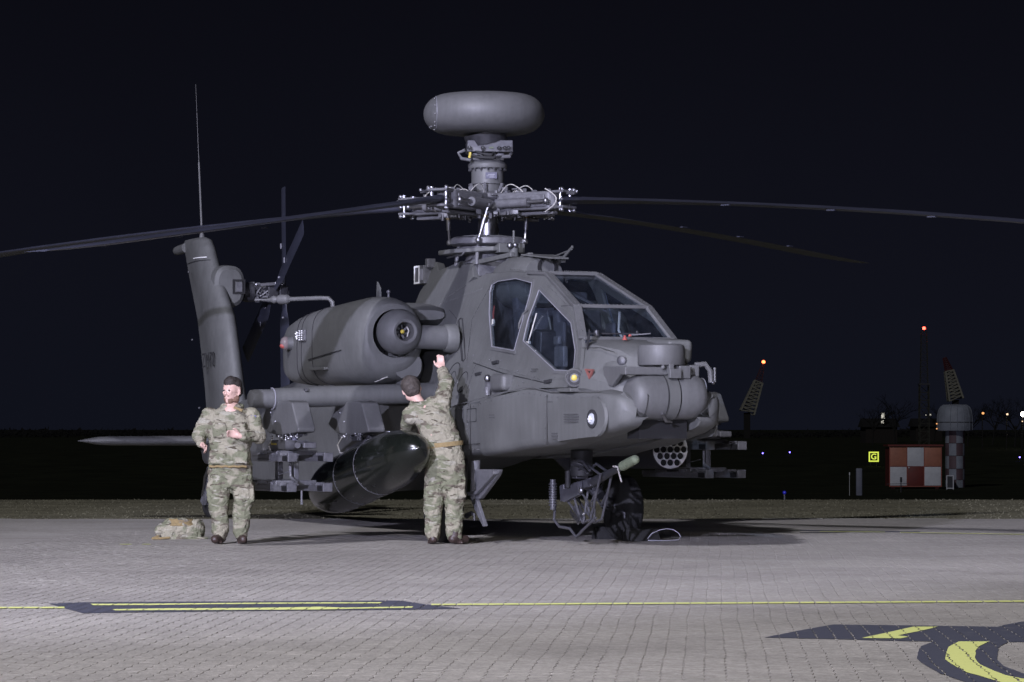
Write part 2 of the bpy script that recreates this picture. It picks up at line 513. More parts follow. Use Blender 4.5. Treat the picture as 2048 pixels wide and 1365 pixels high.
far, side, near = 7.5, 60.0, -60.0
def strip(pts): so.add([(p[0], p[1], 0) for p in pts], [(0, 1, 2, 3)])
A, B, C_, D_ = pw(u0, v0), pw(u1, v0), pw(u1, v1), pw(u0, v1)
strip([(-side, near), (side, near), (B[0], B[1]), (A[0], A[1])])
strip([(B[0], B[1]), (side, near), (side, far), (C_[0], C_[1])])
strip([(D_[0], D_[1]), (C_[0], C_[1]), (side, far), (-side, far)])
strip([(-side, near), (A[0], A[1]), (D_[0], D_[1]), (-side, far)])
so.build('concrete_surface', 'apron', apron)
# paver outlines (chevron sided blocks)
GR = [rnd.uniform(.25, 1.7) for k in range(97)]
def outline(i, j, g=GAP / 2):
    u = u0 + i * PW; v = j * PL
    g = g * GR[(i * 7 + j * 13) % 97]
    h = .0005
    return [(u + g, v + h), (u + PW - g, v + h), (u + PW - g + ZIG, v + PL / 2), (u + PW - g, v + PL - h), (u + g, v + PL - h), (u + g + ZIG, v + PL / 2)]
def block(mb, pts, dz, tilt, local=None):
    cx = sum(p[0] for p in pts) / 6; cy = sum(p[1] for p in pts) / 6
    def P(u, v, z): return (u - local[0], v - local[1], z) if local else pw(u, v, z)
    c = .0018
    top = [P(p[0] + (c if p[0] < cx else -c), p[1], dz + tilt[0] * (p[0] - cx) + tilt[1] * (p[1] - cy)) for p in pts]
    mid = [P(p[0], p[1], dz - .0016 + tilt[0] * (p[0] - cx) + tilt[1] * (p[1] - cy)) for p in pts]
    low = [P(p[0], p[1], -.02) for p in pts]
    n = 6
    fs = [(0, 1, 2, 5), (5, 2, 3, 4)]
    fs += [(n + i, n + (i + 1) % n, (i + 1) % n, i) for i in range(n)]
    fs += [(2 * n + i, 2 * n + (i + 1) % n, n + (i + 1) % n, n + i) for i in range(n)]
    mb.add(top + mid + low, fs)
cells = []
for i in range(NU):
    for j in range(NV):
        c = pw(u0 + (i + .5) * PW, (j + .5) * PL)
        d = c[1] + CAM_D
        vis = d > 14.75 and abs(c[0]) < .1562 * d + .05
        cells.append((0 if vis else 1, d, i, j))
cells.sort()
near300 = set((c[2], c[3]) for c in cells[:300])
pst = MB()
one = MB()
block(one, outline(0, 0), 0.0, (0, 0), local=(u0 + PW / 2, PL / 2))
pme = one.mesh('paver', 'paver', angle=20, clean=False)
pave_rz = -PA
for i in range(NU):
    for j in range(NV):
        dz = rnd.gauss(0, .00012); tl = (rnd.gauss(0, .006), rnd.gauss(0, .0006))
        if (i, j) in near300:
            o = bpy.data.objects.new('paver', pme)
            o.location = pw(u0 + (i + .5) * PW, (j + .5) * PL, dz); o.rotation_euler = (tl[1], -tl[0], pave_rz)
            COL.objects.link(o); o.parent = apron
        else:
            block(pst, outline(i, j), dz, tl)
pv = pst.build('pavers', 'paver', apron, angle=20, clean=False)
tag(pv, kind='stuff')

# ------------------------------------------------------------------ painted markings, one patch per block so the joints stay open
def gp(x, y):
    d = CAM_H * FPX / (y - YH)
    return ((x - 1024) / FPX * d, d - CAM_D)
def clip(sub, quad):
    out = sub
    for k in range(len(quad)):
        a, b = quad[k], quad[(k + 1) % len(quad)]
        src, out = out, []
        if not src: return []
        def ins(p): return (b[0] - a[0]) * (p[1] - a[1]) - (b[1] - a[1]) * (p[0] - a[0])
        for q in range(len(src)):
            p0, p1 = src[q - 1], src[q]
            d0, d1 = ins(p0), ins(p1)
            if d1 >= 0:
                if d0 < 0: t = d0 / (d0 - d1); out.append((p0[0] + (p1[0] - p0[0]) * t, p0[1] + (p1[1] - p0[1]) * t))
                out.append(p1)
            elif d0 >= 0:
                t = d0 / (d0 - d1); out.append((p0[0] + (p1[0] - p0[0]) * t, p0[1] + (p1[1] - p0[1]) * t))
    return out
def marking(name, polys, material, z):
    mb = MB()
    for poly in polys:
        w = [(p[0], p[1]) for p in poly]
        loc = [(Vector((p[0], p[1], 0)) - PO) for p in w]
        uv = [(q.dot(PU), q.dot(PV)) for q in loc]
        umin, umax = min(p[0] for p in uv), max(p[0] for p in uv)
        vmin, vmax = min(p[1] for p in uv), max(p[1] for p in uv)
        if sum(uv[k - 1][0] * uv[k][1] - uv[k][0] * uv[k - 1][1] for k in range(len(uv))) < 0: uv = uv[::-1]
        for i in range(max(0, int((umin - u0) / PW) - 1), min(NU, int((umax - u0) / PW) + 2)):
            for j in range(max(0, int(vmin / PL) - 1), min(NV, int(vmax / PL) + 2)):
                o = outline(i, j, .0036)
                for q in ((o[0], o[1], o[2], o[5]), (o[5], o[2], o[3], o[4])):
                    c = clip(uv, q)
                    if len(c) > 2:
                        mb.add([pw(p[0], p[1], z) for p in c], [tuple(range(len(c)))])
    o = mb.build(name, material, apron, clean=False)
    return o
def zz(pts, ox, oy, s): return [gp(ox + x / s, oy + y / s) for x, y in pts]
arrow_dark = zz([(105, 285), (330, 240), (585, 195), (640, 188), (1300, 196), (1860, 205), (1920, 190), (2048, 168), (2500, 130), (2500, 330), (2048, 318), (1920, 320), (1860, 350), (1835, 400), (1850, 450), (1900, 500), (2048, 560), (2500, 640), (2500, 900), (2000, 760), (1600, 617), (1400, 550), (1290, 480), (1245, 440), (1237, 400), (1270, 350), (1360, 315), (1100, 310), (600, 297)], 1500, 1200, 3.737)
box_dark = [gp(*p) for p in [(97, 1208), (178, 1205.4), (381, 1204.4), (801, 1202.2), (846, 1209), (923, 1218.6), (831, 1220.5), (480, 1223.3), (224, 1226.5), (166, 1228), (125, 1217)]]
marking('dark_marking', [arrow_dark, box_dark], 'dark_paint', .0030)
yl = [[(-160, 1216.2), (128, 1215.4), (128, 1218.2), (-160, 1219)],
      [(863, 1209.4), (1500, 1206.2), (2300, 1201.0), (2300, 1204.0), (1500, 1209.0), (863, 1212.2)],
      [(180, 1209.6), (300, 1209.2), (420, 1208.2), (560, 1207.0), (765, 1206.4), (762, 1208.6), (560, 1209.4), (420, 1210.4), (300, 1212.0), (186, 1212.4)],
      [(224, 1220.4), (330, 1218.6), (480, 1218.0), (590, 1216.4), (640, 1215.4), (690, 1217.2), (827, 1214.6), (824, 1217.4), (690, 1219.8), (640, 1221.0), (480, 1221.8), (330, 1222.2), (230, 1222.8)]]
ylp = [[gp(*p) for p in q] for q in yl]
ylp.append(zz([(830, 292), (1230, 207), (1410, 207), (1340, 225), (1100, 272), (1180, 283), (1120, 295)], 1500, 1200, 3.737))
ylp.append(zz([(1550, 318), (1775, 318), (1710, 350), (1668, 390), (1680, 440), (1720, 490), (1820, 540), (1900, 570), (2048, 600), (2500, 690), (2500, 800), (2048, 680), (1830, 612), (1700, 572), (1610, 550), (1510, 490), (1460, 450), (1450, 400), (1480, 355)], 1500, 1200, 3.737))
ylp.append([gp(*p) for p in [(238, 1089.4), (262, 1089.4), (262, 1090.4), (238, 1090.4)]])
ylp.append([gp(*p) for p in [(282, 1089.4), (300, 1089.4), (300, 1090.2), (282, 1090.2)]])
marking('yellow_marking', ylp, 'yellow_paint', .0052)
fm = MB()
for a, b, c, d, y0, y1 in ((1640, 1064.2, 1770, 1065.4, .35, 0), (1800, 1066.0, 2070, 1070.4, .4, 0)):
    p = [gp(a, b - y0), gp(c, d - y0), gp(c, d + y0), gp(a, b + y0)]
    fm.add([(q[0], q[1], .006) for q in p], [(0, 1, 2, 3)])
fm.build('distant_yellow_marking', 'yellow_paint', apron)
fk = MB()
for a, b, c, d, y0 in ((1600, 1061.5, 1840, 1065.0, .8), (1600, 1066.2, 1700, 1064.6, .5)):
    p = [gp(a, b - y0), gp(c, d - y0), gp(c, d + y0), gp(a, b + y0)]
    fk.add([(q[0], q[1], .004) for q in p], [(0, 1, 2, 3)])
fk.build('distant_dark_marking', 'dark_paint', apron)

# edge of the apron and the grass behind it
ke = MB()
for k in range(60):
    x = -24 + k * .8
    ke.box((x + .4, 7.55 + rnd.gauss(0, .03), -.066 + rnd.gauss(0, .004)), (.785, .16, .13))
for k, o in enumerate([ke.build('edging_stones', 'kerb', apron, bevel=.01, segs=1)]): tag(o, kind='stuff')
te = MB()
xs = [-1500, -600, -200, -60, -20, -8, 0, 8, 20, 60, 200, 600, 1500]
ys = [7.5, 12, 16, 19, 20.4, 22.3]
def sheet(mb, ys):
    n = len(xs)
    vs = [(x, y, ground_z(y) - .02) for y in ys for x in xs]
    mb.add(vs, [(r * n + c, r * n + c + 1, (r + 1) * n + c + 1, (r + 1) * n + c) for r in range(len(ys) - 1) for c in range(n - 1)])
sheet(te, ys)
tag(te.build('grass_verge', 'grassland'), kind='structure')
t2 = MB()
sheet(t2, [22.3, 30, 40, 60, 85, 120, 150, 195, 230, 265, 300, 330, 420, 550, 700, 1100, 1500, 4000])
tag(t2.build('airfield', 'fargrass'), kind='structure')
gr = MB()
for k in range(15000):
    y = 7.6 + rnd.random() ** 1.2 * 14.2
    x = rnd.uniform(-1, 1) * (.168 * (y + CAM_D) + .8)
    z = ground_z(y) - .02
    h = rnd.uniform(.006, .020) * (1.3 if y > 20 else 1); a = rnd.uniform(0, pi); w = rnd.uniform(.006, .014)
    lx, ly = rnd.gauss(0, .018), rnd.gauss(0, .018)
    gr.add([(x - w * cos(a), y - w * sin(a), z), (x + w * cos(a), y + w * sin(a), z), (x + lx, y + ly, z + h)], [(0, 1, 2)])
tag(gr.build('grass', 'grass', clean=False), 'short olive grass growing on the verge behind the apron', 'grass', kind='stuff')
# ------------------------------------------------------------------ things beyond the apron
def wp(px, py, D):
    return Vector(((px - 1024) / FPX * D, D - CAM_D, CAM_H + (YH - py) / FPX * D))
def solve_D(py, h=0.0, lo=62, hi=900):
    """distance at which something h above the ground shows on photo row py"""
    best = min((abs(CAM_H + (YH - py) / FPX * d - ground_z(d - CAM_D) - h), d) for d in [lo + k * 2 for k in range(int((hi - lo) / 2))])
    return best[1]
MT['hut_white'] = mat('white_panel', (.62, .63, .65), .6, var=.1, scale=1.5)
MT['hut_orange'] = mat('orange_panel', (.42, .165, .10), .6, var=.12, scale=2)
MT['hut_red'] = mat('red_panel', (.15, .024, .016), .6, var=.15, scale=2)
MT['hut_frame'] = mat('panel_frame', (.30, .075, .05), .6)
MT['tower_grey'] = mat('tower_cladding', (.26, .28, .32), .6, var=.12, scale=2)
MT['tower_red'] = mat('tower_maroon', (.12, .075, .085), .6, var=.12, scale=2)
MT['tower_dark'] = mat('tower_seam', (.04, .04, .045), .7)
MT['mast'] = mat('mast_steel', (.022, .021, .012), .7)
MT['boom'] = mat('boom_steel', (.21, .20, .16), .6, var=.2, scale=1)
MT['boomred'] = mat('boom_red', (.07, .014, .018), .6)
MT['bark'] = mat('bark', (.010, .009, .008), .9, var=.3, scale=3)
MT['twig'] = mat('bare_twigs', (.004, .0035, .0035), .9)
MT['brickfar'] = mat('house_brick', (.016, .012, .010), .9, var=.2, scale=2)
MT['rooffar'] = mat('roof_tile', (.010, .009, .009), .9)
MT['post'] = mat('grey_cabinet', (.17, .18, .22), .6, var=.1, scale=3)
def glow(name, col, s): return mat(name, col, .5, emit=col, estr=s)
MT['g_red'] = glow('red_beacon', (1.0, .05, .03), 12)
MT['g_orange'] = glow('orange_beacon', (1.0, .13, .04), 9)
MT['g_blue'] = glow('blue_light', (.16, .12, 1.0), 9)
MT['g_bluedim'] = glow('blue_light_dim', (.01, .01, .22), .3)
MT['g_warm'] = glow('warm_lamp', (1.0, .70, .45), 1.6)
MT['g_white'] = glow('white_lamp', (1.0, .93, .78), 14)
MT['g_win'] = glow('lit_window', (.9, .86, .74), .75)
MT['g_amber'] = glow('amber_lamp', (1.0, .45, .16), 1.2)
MT['g_sign'] = glow('sign_yellow', (.74, .86, .10), .95)
MT['signblack'] = mat('sign_black', (.01, .01, .01), .6)

# chequered hut
D = 224.5; s = FPX / D
base = wp(1831, 978, D); gz = ground_z(D - CAM_D) - .02
base.z = gz
hut = empty('equipment_hut', base)
tag(hut, 'small red and white chequered equipment hut on the dark grass', 'hut')
hw, hh, hd = 105 / s, (978 - 896) / s, 2.6
zb = CAM_H + (YH - 974) / FPX * D - gz
MB().box((0, hd / 2 + .06, zb + hh / 2 - .05), (hw - .06, hd, hh - .15)).build('wall', 'hut_red', hut)
cw, ch = hw / 3.06, hh / 2.12
for r in range(2):
    for c in range(3):
        m = ('hut_white', 'hut_red', 'hut_white')[c] if r == 0 else ('hut_orange', 'hut_white', 'hut_orange')[c]
        x = (c - 1) * cw; z = zb + .06 + ch * (r + .5)
        MB().box((x, 0, z), (cw - .05, .09, ch - .05)).build('door' if (r == 0 and c == 1) else 'panel', m, hut, bevel=.01)
fr_ = MB()
for x in (-1.5, -.5, .5, 1.5): fr_.box((x * cw, .02, zb + hh * .49), (.07, .09, hh * .97))
for z in (0, ch + .05, 2 * ch + .12): fr_.box((0, .03, zb + .03 + z), (hw, .08, .07))
fr_.build('frame', 'hut_frame', hut)
MB().prism([(-hw / 2 - .1, -.12, zb + hh - .04), (hw / 2 + .1, -.12, zb + hh - .04), (hw / 2 + .1, hd + .2, zb + hh - .04), (-hw / 2 - .1, hd + .2, zb + hh - .04)], (0, 0, .12)).build('roof', 'hut_red', hut)
MB().ball((-.28 * cw - .12, -.07, zb + ch - .02), .05).build('handle', 'white', hut)
for x in (-hw * .42, hw * .42):
    MB().box((x, .4, zb / 2), (.25, .3, max(.1, zb) + .1)).build('foot_block', 'hut_red', hut)
# thin post and meter in front
D2 = 205.0; p = wp(1802, 975, D2); p.z = ground_z(D2 - CAM_D) - .02
o = empty('meter_post', p); tag(o, 'thin dark post with a small box in front of the chequered hut', 'post')
hgt = CAM_H + (YH - 958) / FPX * D2 - p.z
MB().cyl((0, 0, 0), (0, 0, hgt), .035, n=8).build('pole', 'tower_dark', o)
MB().box((0, -.04, hgt - .05), (.13, .12, .3)).build('box', 'tower_dark', o, bevel=.01)
MB().bar((-.9, 0, hgt * .62), (.5, 0, hgt * .66), .03, .03).build('arm', 'tower_dark', o)
# grey cabinet
D3 = 190.0; p = wp(1718, 977, D3); p.z = ground_z(D3 - CAM_D) - .02
o = empty('cabinet', p); tag(o, 'plain grey upright cabinet standing alone on the grass', 'cabinet')
top = CAM_H + (YH - 937) / FPX * D3 - p.z
MB().box((0, 0, top / 2), (12 / FPX * D3, .3, top)).build('body', 'post', o, bevel=.04)
MB().box((0, -.16, top * .5), (9 / FPX * D3, .03, top * .8)).build('door', 'post', o, bevel=.01)
MB().cyl((-.55, 0, 0), (-.55, 0, top * .8), .012, n=6).box((-.55, 0, top * .8), (.05, .03, .16)).build('marker_stake', 'white', o)
# white framed ground light box beside the hut
p = wp(1900, 976, 222.0); p.z = ground_z(222 - CAM_D) - .02
o = empty('framed_box', p); tag(o, 'small dark box with a pale frame right of the chequered hut', 'box')
w_, h_ = 13 / FPX * 222, CAM_H + (YH - 952) / FPX * 222 - p.z
q = MB()
q.box((-w_ / 2, 0, h_ / 2), (.06, .08, h_)).box((w_ / 2, 0, h_ / 2), (.06, .08, h_)).box((0, 0, h_), (w_ + .06, .085, .06)).box((0, 0, h_ * .12), (w_ + .05, .085, .06))
q.build('frame', 'hut_white', o)
MB().box((0, .1, h_ / 2), (w_ - .08, .12, h_ * .9)).build('body', 'tower_dark', o)

# mushroom shaped radar tower
D = 232.0; s = FPX / D; p = wp(1910, 975, D); p.z = ground_z(D - CAM_D) - .02
tw = empty('radar_tower', p); tag(tw, 'mushroom shaped tower with grey domed cap on a chequered column', 'tower')
zc = lambda py: CAM_H + (YH - py) / FPX * D - p.z
cr_, rr = 19.5 / s, 35.5 / s
levels = [0, zc(960), zc(938), zc(912), zc(887), zc(862)]
for k in range(5):
    for qd in range(8):
        pts = []
        a0 = 2 * pi * qd / 8 - pi / 2; a1 = a0 + 2 * pi / 8
        aa = [a0 + (a1 - a0) * t / 5 for t in range(6)]
        poly = [(cr_ * cos(a), cr_ * sin(a), levels[k] + .015) for a in aa] + [((cr_ - .08) * cos(a), (cr_ - .08) * sin(a), levels[k] + .015) for a in aa[::-1]]
        MB().prism(poly, (0, 0, levels[k + 1] - levels[k] - .03)).build('cladding_panel', 'tower_red' if (qd + k) % 2 else 'tower_grey', tw)
MB().cyl((0, 0, 0), (0, 0, levels[5]), cr_ - .1, n=24).build('column', 'tower_dark', tw)
zt, zm, zbq = zc(810), zc(845), zc(862)
prof = [(rr * .98, zbq), (rr, zbq + .05), (rr, zm), (rr * .985, lerp(zm, zt, .35)), (rr * .93, lerp(zm, zt, .65)), (rr * .82, lerp(zm, zt, .87)), (rr * .62, zt), (.02, zt + .05)]
capo = MB().lathe((0, 0, 0), (0, 0, 1), prof, 40).build('dome_cap', 'tower_grey', tw)
MB().lathe((0, 0, 0), (0, 0, 1), [(rr + .012, zm - .03), (rr + .012, zm + .03)], 40).build('seam', 'tower_dark', capo)
rb = MB()
for k in range(16):
    a = 2 * pi * k / 16
    rb.tube([(cos(a) * (r_ + .012), sin(a) * (r_ + .012), z_) for r_, z_ in prof[1:7]], .02, 4)
rb.build('ribs', 'tower_grey', capo)
for py in (848, 858): MB().ball((-rr - .05, -.1, zc(py)), .045).build('lamp', 'g_amber', tw)

# lattice mast with a red beacon
def lattice(mb, z0, z1, w0, w1, n, t):
    P = lambda k, z, w: Vector(((w / 2) * (1 if k in (0, 3) else -1), (w / 2) * (1 if k < 2 else -1), z))
    for k in range(4): mb.bar(P(k, z0, w0), P(k, z1, w1), t, t)
    for i in range(n):
        za, zb_ = lerp(z0, z1, i / n), lerp(z0, z1, (i + 1) / n)
        wa, wb = lerp(w0, w1, i / n), lerp(w0, w1, (i + 1) / n)
        for k in range(4):
            mb.bar(P(k, za, wa), P((k + 1) % 4, zb_, wb), t * .6, t * .6)
            mb.bar(P(k, zb_, wb), P((k + 1) % 4, zb_, wb), t * .6, t * .6)
D = 262.0; p = wp(1848, 900, D); p.z = ground_z(D - CAM_D) - .02
ma = empty('lattice_mast', p); tag(ma, 'tall dark lattice mast with red beacon behind the chequered hut', 'mast')
zc = lambda py: CAM_H + (YH - py) / FPX * D - p.z
q = MB(); lattice(q, 0, zc(770), 20 / FPX * D, 18 / FPX * D, 12, .07); q.build('lower_section', 'mast', ma)
q = MB(); lattice(q, zc(768), zc(664), 15 / FPX * D, 11 / FPX * D, 9, .04); q.build('upper_section', 'mast', ma)
MB().box((0, 0, zc(769)), (22 / FPX * D, .9, .12)).build('platform', 'tower_dark', ma)
MB().cyl((0, 0, zc(664)), (0, 0, zc(659)), .06, n=8).build('lamp_bracket', 'mast', ma)
MB().ball((0, 0, zc(657)), .13).build('beacon', 'g_red', ma)
# floodlit leaning crane booms
def crane(pxs, D, label, red_top, beacon):
    b0, b1, b2 = [wp(x, y, D) for x, y in pxs]
    b0.z = b0.z
    root_p = b0.copy(); root_p.z = ground_z(D - CAM_D) - .02
    o = empty('crane_boom', root_p); tag(o, label, 'crane', 'floodlit cranes far beyond the airfield')
    a, b, c = b0 - root_p, b1 - root_p, b2 - root_p
    def inclined(p0, p1, w0, w1, n, t):
        q = MB(); L = (p1 - p0).length; lattice(q, 0, L, w0, w1, n, t)
        rot = (p1 - p0).to_track_quat('Z', 'Y').to_matrix()
        q.v = [tuple(rot @ Vector(v) + p0) for v in q.v]
        return q
    inclined(a, b, 28 / FPX * D, 16 / FPX * D, 9, .34).build('lower_boom', 'boom', o)
    inclined(b, c, 13 / FPX * D, 5 / FPX * D, 7, .10 if not red_top else .2).build('upper_boom', 'boomred' if red_top else 'boomred', o)
    MB().bar((0, 0, 0), a, 1.2, 1.2).build('slewing_base', 'rooffar', o)
    if beacon: MB().ball(c + Vector((0, 0, .25)), .34).build('beacon', 'g_orange', o)
crane([(1494, 826), (1517, 764), (1527, 727)], 640.0, 'pale lattice crane boom leaning right with an orange beacon on its tip', False, True)
crane([(1911, 800), (1898, 742), (1889, 716)], 640.0, 'pale lattice crane boom leaning left above the mushroom tower', True, False)

# taxiway sign with the letter G
D = solve_D(918, .65, 240, 420); p = wp(1747.5, 914, D); c = p.copy(); p.z = ground_z(D - CAM_D) - .02
sg = empty('taxiway_sign', p); tag(sg, 'small illuminated taxiway sign with yellow border and letter G', 'sign')
wS = 20 / FPX * D; hS = c.z - p.z
MB().box((0, .08, hS), (wS, .14, wS)).build('panel', 'signblack', sg, bevel=.02)
q = MB(); t = wS * .12
for sx in (-1, 1): q.box((sx * (wS / 2 - t / 2), -.01, hS), (t, .03, wS))
for sz in (-1, 1): q.box((0, -.011, hS + sz * (wS / 2 - t / 2)), (wS - .01, .03, t))
q.build('border', 'g_sign', sg)
text_mesh('letter', 'G', wS * .80, 'g_sign', sg, Matrix.Translation((0, -.02, hS - .01)) @ Matrix.Rotation(R(90), 4, 'X'), .012, .010)
for sx in (-.3, .3): MB().cyl((sx * wS, .08, 0), (sx * wS, .08, hS - wS / 2), .03, n=8).build('leg', 'tower_dark', sg)
# blue taxiway lights
def blue(px, py, D, where, dim=False):
    p = wp(px, py, D); z = p.z; p.z = ground_z(D - CAM_D) - .02
    o = empty('taxiway_light', p); tag(o, where, 'light', 'blue taxiway edge lights')
    h = max(.2, z - p.z); r = .075 if not dim else .032
    MB().cyl((0, 0, 0), (0, 0, h - r), r * .45, n=8).build('stem', 'tower_dark', o)
    MB().ball((0, 0, h), r).build('dome', 'g_bluedim' if dim else 'g_blue', o)
for px, py, where in ((1376, 899, 'blue taxiway light beside the rocket pod face'), (1525.5, 907, 'left one of the two blue taxiway lights under the leaning crane'),
                      (1579.5, 905, 'right one of the two blue taxiway lights under the leaning crane'), (2039.5, 915, 'blue taxiway light at the right edge of the photo')):
    blue(px, py, solve_D(py, .35, 230, 600), where)
blue(1569, 990, 59.0, 'dim unlit looking blue light at the crest of the verge', True)

# distant houses with lit windows and street lamps
def house(px, D, w, h, label, wins):
    p = wp(px, 850, D); p.z = ground_z(D - CAM_D) - .1
    o = empty('house', p); tag(o, label, 'house')
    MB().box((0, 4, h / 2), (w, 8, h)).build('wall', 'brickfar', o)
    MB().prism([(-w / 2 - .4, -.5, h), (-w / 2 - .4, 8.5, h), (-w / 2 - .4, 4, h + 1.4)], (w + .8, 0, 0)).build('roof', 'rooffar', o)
    for wx, wy, ww, wh in wins:
        c = wp(wx, wy, D) - p
        a, b = ww / FPX * D, wh / FPX * D
        q = MB(); q.holed([(c.x - a / 2 - .1, -.05, c.z - b / 2 - .1), (c.x + a / 2 + .1, -.05, c.z - b / 2 - .1), (c.x + a / 2 + .1, -.05, c.z + b / 2 + .1), (c.x - a / 2 - .1, -.05, c.z + b / 2 + .1)],
                [[(c.x - a / 2, -.05, c.z - b / 2), (c.x + a / 2, -.05, c.z - b / 2), (c.x + a / 2, -.05, c.z + b / 2), (c.x - a / 2, -.05, c.z + b / 2)]], (0, .1, 0))
        f = q.build('window', 'rooffar', o)
        MB().box((c.x, -.01, c.z), (a, .02, b)).build('pane', 'g_win', f)
house(1763, 520.0, 5, 2.6, 'dark distant house with one lit window above another', [(1766, 832, 7, 11), (1765, 844, 5.5, 6)])
house(1858, 560.0, 4.5, 2.6, 'dark distant house with tiny lit windows behind the lattice mast', [(1860.5, 830, 3, 3), (1852, 830, 2, 2.4)])
def lamp_post(px, py, D, r, m, label):
    p = wp(px, py, D); z = p.z; p.z = ground_z(D - CAM_D) - .1
    o = empty('street_lamp', p); tag(o, label, 'street lamp', 'lit lamps far off at the right')
    h = max(1.5, z - p.z)
    MB().cyl((0, 0, 0), (0, 0, h), .09, .06, 8).build('pole', 'rooffar', o)
    MB().bar((0, 0, h + r * 1.05), (0, -.9, h + r * 1.1), .14, .1).build('arm', 'rooffar', o)
    MB().ball((0, -.7, h), (r, r, r * .95)).build('lamp', m, o)
lamp_post(1964.5, 827, 430.0, .17, 'g_amber', 'orange lamp just right of the mushroom tower')
lamp_post(2013, 829, 430.0, .14, 'g_warm', 'small pale lamp between the orange and the brightest lamp')
lamp_post(2045, 829, 430.0, .36, 'g_white', 'brightest white lamp at the right edge of the photo')
lamp_post(2043, 843, 400.0, .08, 'g_warm', 'tiny lamp below the brightest lamp at the right edge')

# bare winter trees
def tree(px, D, ht, label, seed):
    r2 = random.Random(seed)
    p = wp(px, 850, D); p.z = ground_z(D - CAM_D) - .1
    o = empty('bare_tree', p); tag(o, label, 'tree', 'bare winter trees on the skyline')
    tr, cw_ = MB(), MB()
    def grow(a, d, L, r, lev):
        b = a + d * L
        (tr if lev < 2 else cw_).cyl(a, b, r, r * .68, 6 if lev < 2 else 3)
        if lev == 5: return
        for k in range(3 if lev else 5):
            ax = Vector((r2.gauss(0, 1), r2.gauss(0, 1), r2.gauss(0, .4))).normalized()
            nd = (d * r2.uniform(.75, 1.1) + ax * r2.uniform(.45, .8)).normalized()
            nd.z = nd.z * .8 + .12
            grow(a + d * L * r2.uniform(.55, 1.0), nd.normalized(), L * r2.uniform(.6, .8), r * .58, lev + 1)
    grow(Vector((0, 0, 0)), Vector((r2.gauss(0, .06), 0, 1)).normalized(), ht * .30, ht * .015, 0)
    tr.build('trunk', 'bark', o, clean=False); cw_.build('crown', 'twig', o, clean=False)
for k, (px, D, ht, lb) in enumerate(((1745, 470, 8.5, 'leftmost bare tree on the skyline, above the lit house window'), (1790, 455, 9.5, 'bare tree on the skyline just left of the lattice mast'),
                                    (1868, 500, 9, 'bare tree behind the leaning crane boom right of the lattice mast'), (1935, 460, 9.5, 'bare tree rising behind the mushroom tower cap'),
                                    (1985, 480, 9.5, 'bare tree between the mushroom tower and the right edge'), (2030, 450, 10, 'rightmost bare tree at the edge of the photo'))):
    tree(px, D, ht, lb, 100 + k)
# hedge and woodland that closes the field, one dark mass
wd = MB()
r3 = random.Random(5)
def hedge(mb, x0, x1, Y, hgt, n, seed):
    for k in range(n):
        x = r3.uniform(x0, x1)
        h = hgt * (.55 + .55 * noise.noise(Vector((x * .03, seed, 0))) + .25 * noise.noise(Vector((x * .16, seed, 3))))
        z = ground_z(Y) + r3.random() ** .8 * max(h, .8); y = Y + r3.uniform(-5, 5)
        w = r3.uniform(.12, .45)
        a = Vector((r3.gauss(0, 1), r3.gauss(0, .5), r3.gauss(0, 1))) * w
        b = Vector((r3.gauss(0, 1), r3.gauss(0, .5), r3.gauss(0, 1))) * w
        mb.add([(x, y, z), (x + a.x, y + a.y, z + abs(a.z)), (x + b.x, y + b.y, z + b.z * .5)], [(0, 1, 2)])
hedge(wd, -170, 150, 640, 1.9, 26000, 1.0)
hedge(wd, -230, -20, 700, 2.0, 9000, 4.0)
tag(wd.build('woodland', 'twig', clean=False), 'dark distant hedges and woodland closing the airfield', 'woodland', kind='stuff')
# ------------------------------------------------------------------ attack helicopter (x forward, y to port, z up, mast on the z axis)
HELI = empty('attack_helicopter', (-.258, 0, -.02), R(-66.4))
tag(HELI, 'grey green attack helicopter with mast radome and stub wings parked on the apron', 'helicopter')
TINY = {'sensor_lights', 'connector', 'connector_pin', 'hub_bolts', 'hub_studs', 'rack_bolts', 'flange_bolts', 'radome_fasteners', 'ejector_rack', 'gun_fittings', 'radar_cable', 'hub_linkage', 'rod_end', 'pitch_rod', 'trim_tab', 'blade_bolts'}   # clutter too small to pick apart
def part(mb, name, m='paint', parent=None, bevel=0.0, angle=35, segs=2):
    if bevel: angle = max(angle, 50)
    o = mb.build(name, m, parent or HELI, angle, bevel, segs)
    if name in TINY: o['kind'] = 'stuff'
    if bevel:
        w_ = o.modifiers.new('weighted', 'WEIGHTED_NORMAL'); w_.keep_sharp = True
    return o
def sring(x, cy, cz, a, b, p=2.6, n=40):
    out = []
    for i in range(n):
        t = 2 * pi * i / n
        c, s_ = cos(t), sin(t)
        out.append(Vector((x, cy + a * math.copysign(abs(c) ** (2 / p), c), cz + b * math.copysign(abs(s_) ** (2 / p), s_))))
    return out
def sec(x, zt, zb, wt, wm, wb, zm):
    h = [(0, zt), (wt * .7, zt - .006), (wt, zt - .045), (lerp(wt, wm, .5), lerp(zt - .045, zm, .5)), (wm, zm + .05), (wm, zm - .06),
         (lerp(wm, wb, .5), lerp(zm, zb + .06, .5)), (wb, zb + .06), (wb * .75, zb + .01), (0, zb)]
    return [Vector((x, y, z)) for y, z in h] + [Vector((x, -y, z)) for y, z in h[-2:0:-1]]
fz = MB()
fz.loft([sec(*q) for q in [
    (4.16, 1.74, 1.20, .16, .30, .2, 1.45), (4.08, 1.86, 1.16, .24, .41, .27, 1.5), (3.92, 1.945, 1.13, .32, .49, .31, 1.55), (3.7, 1.985, 1.10, .40, .565, .34, 1.6), (3.44, 2.02, 1.06, .47, .635, .36, 1.62)]], True, False)
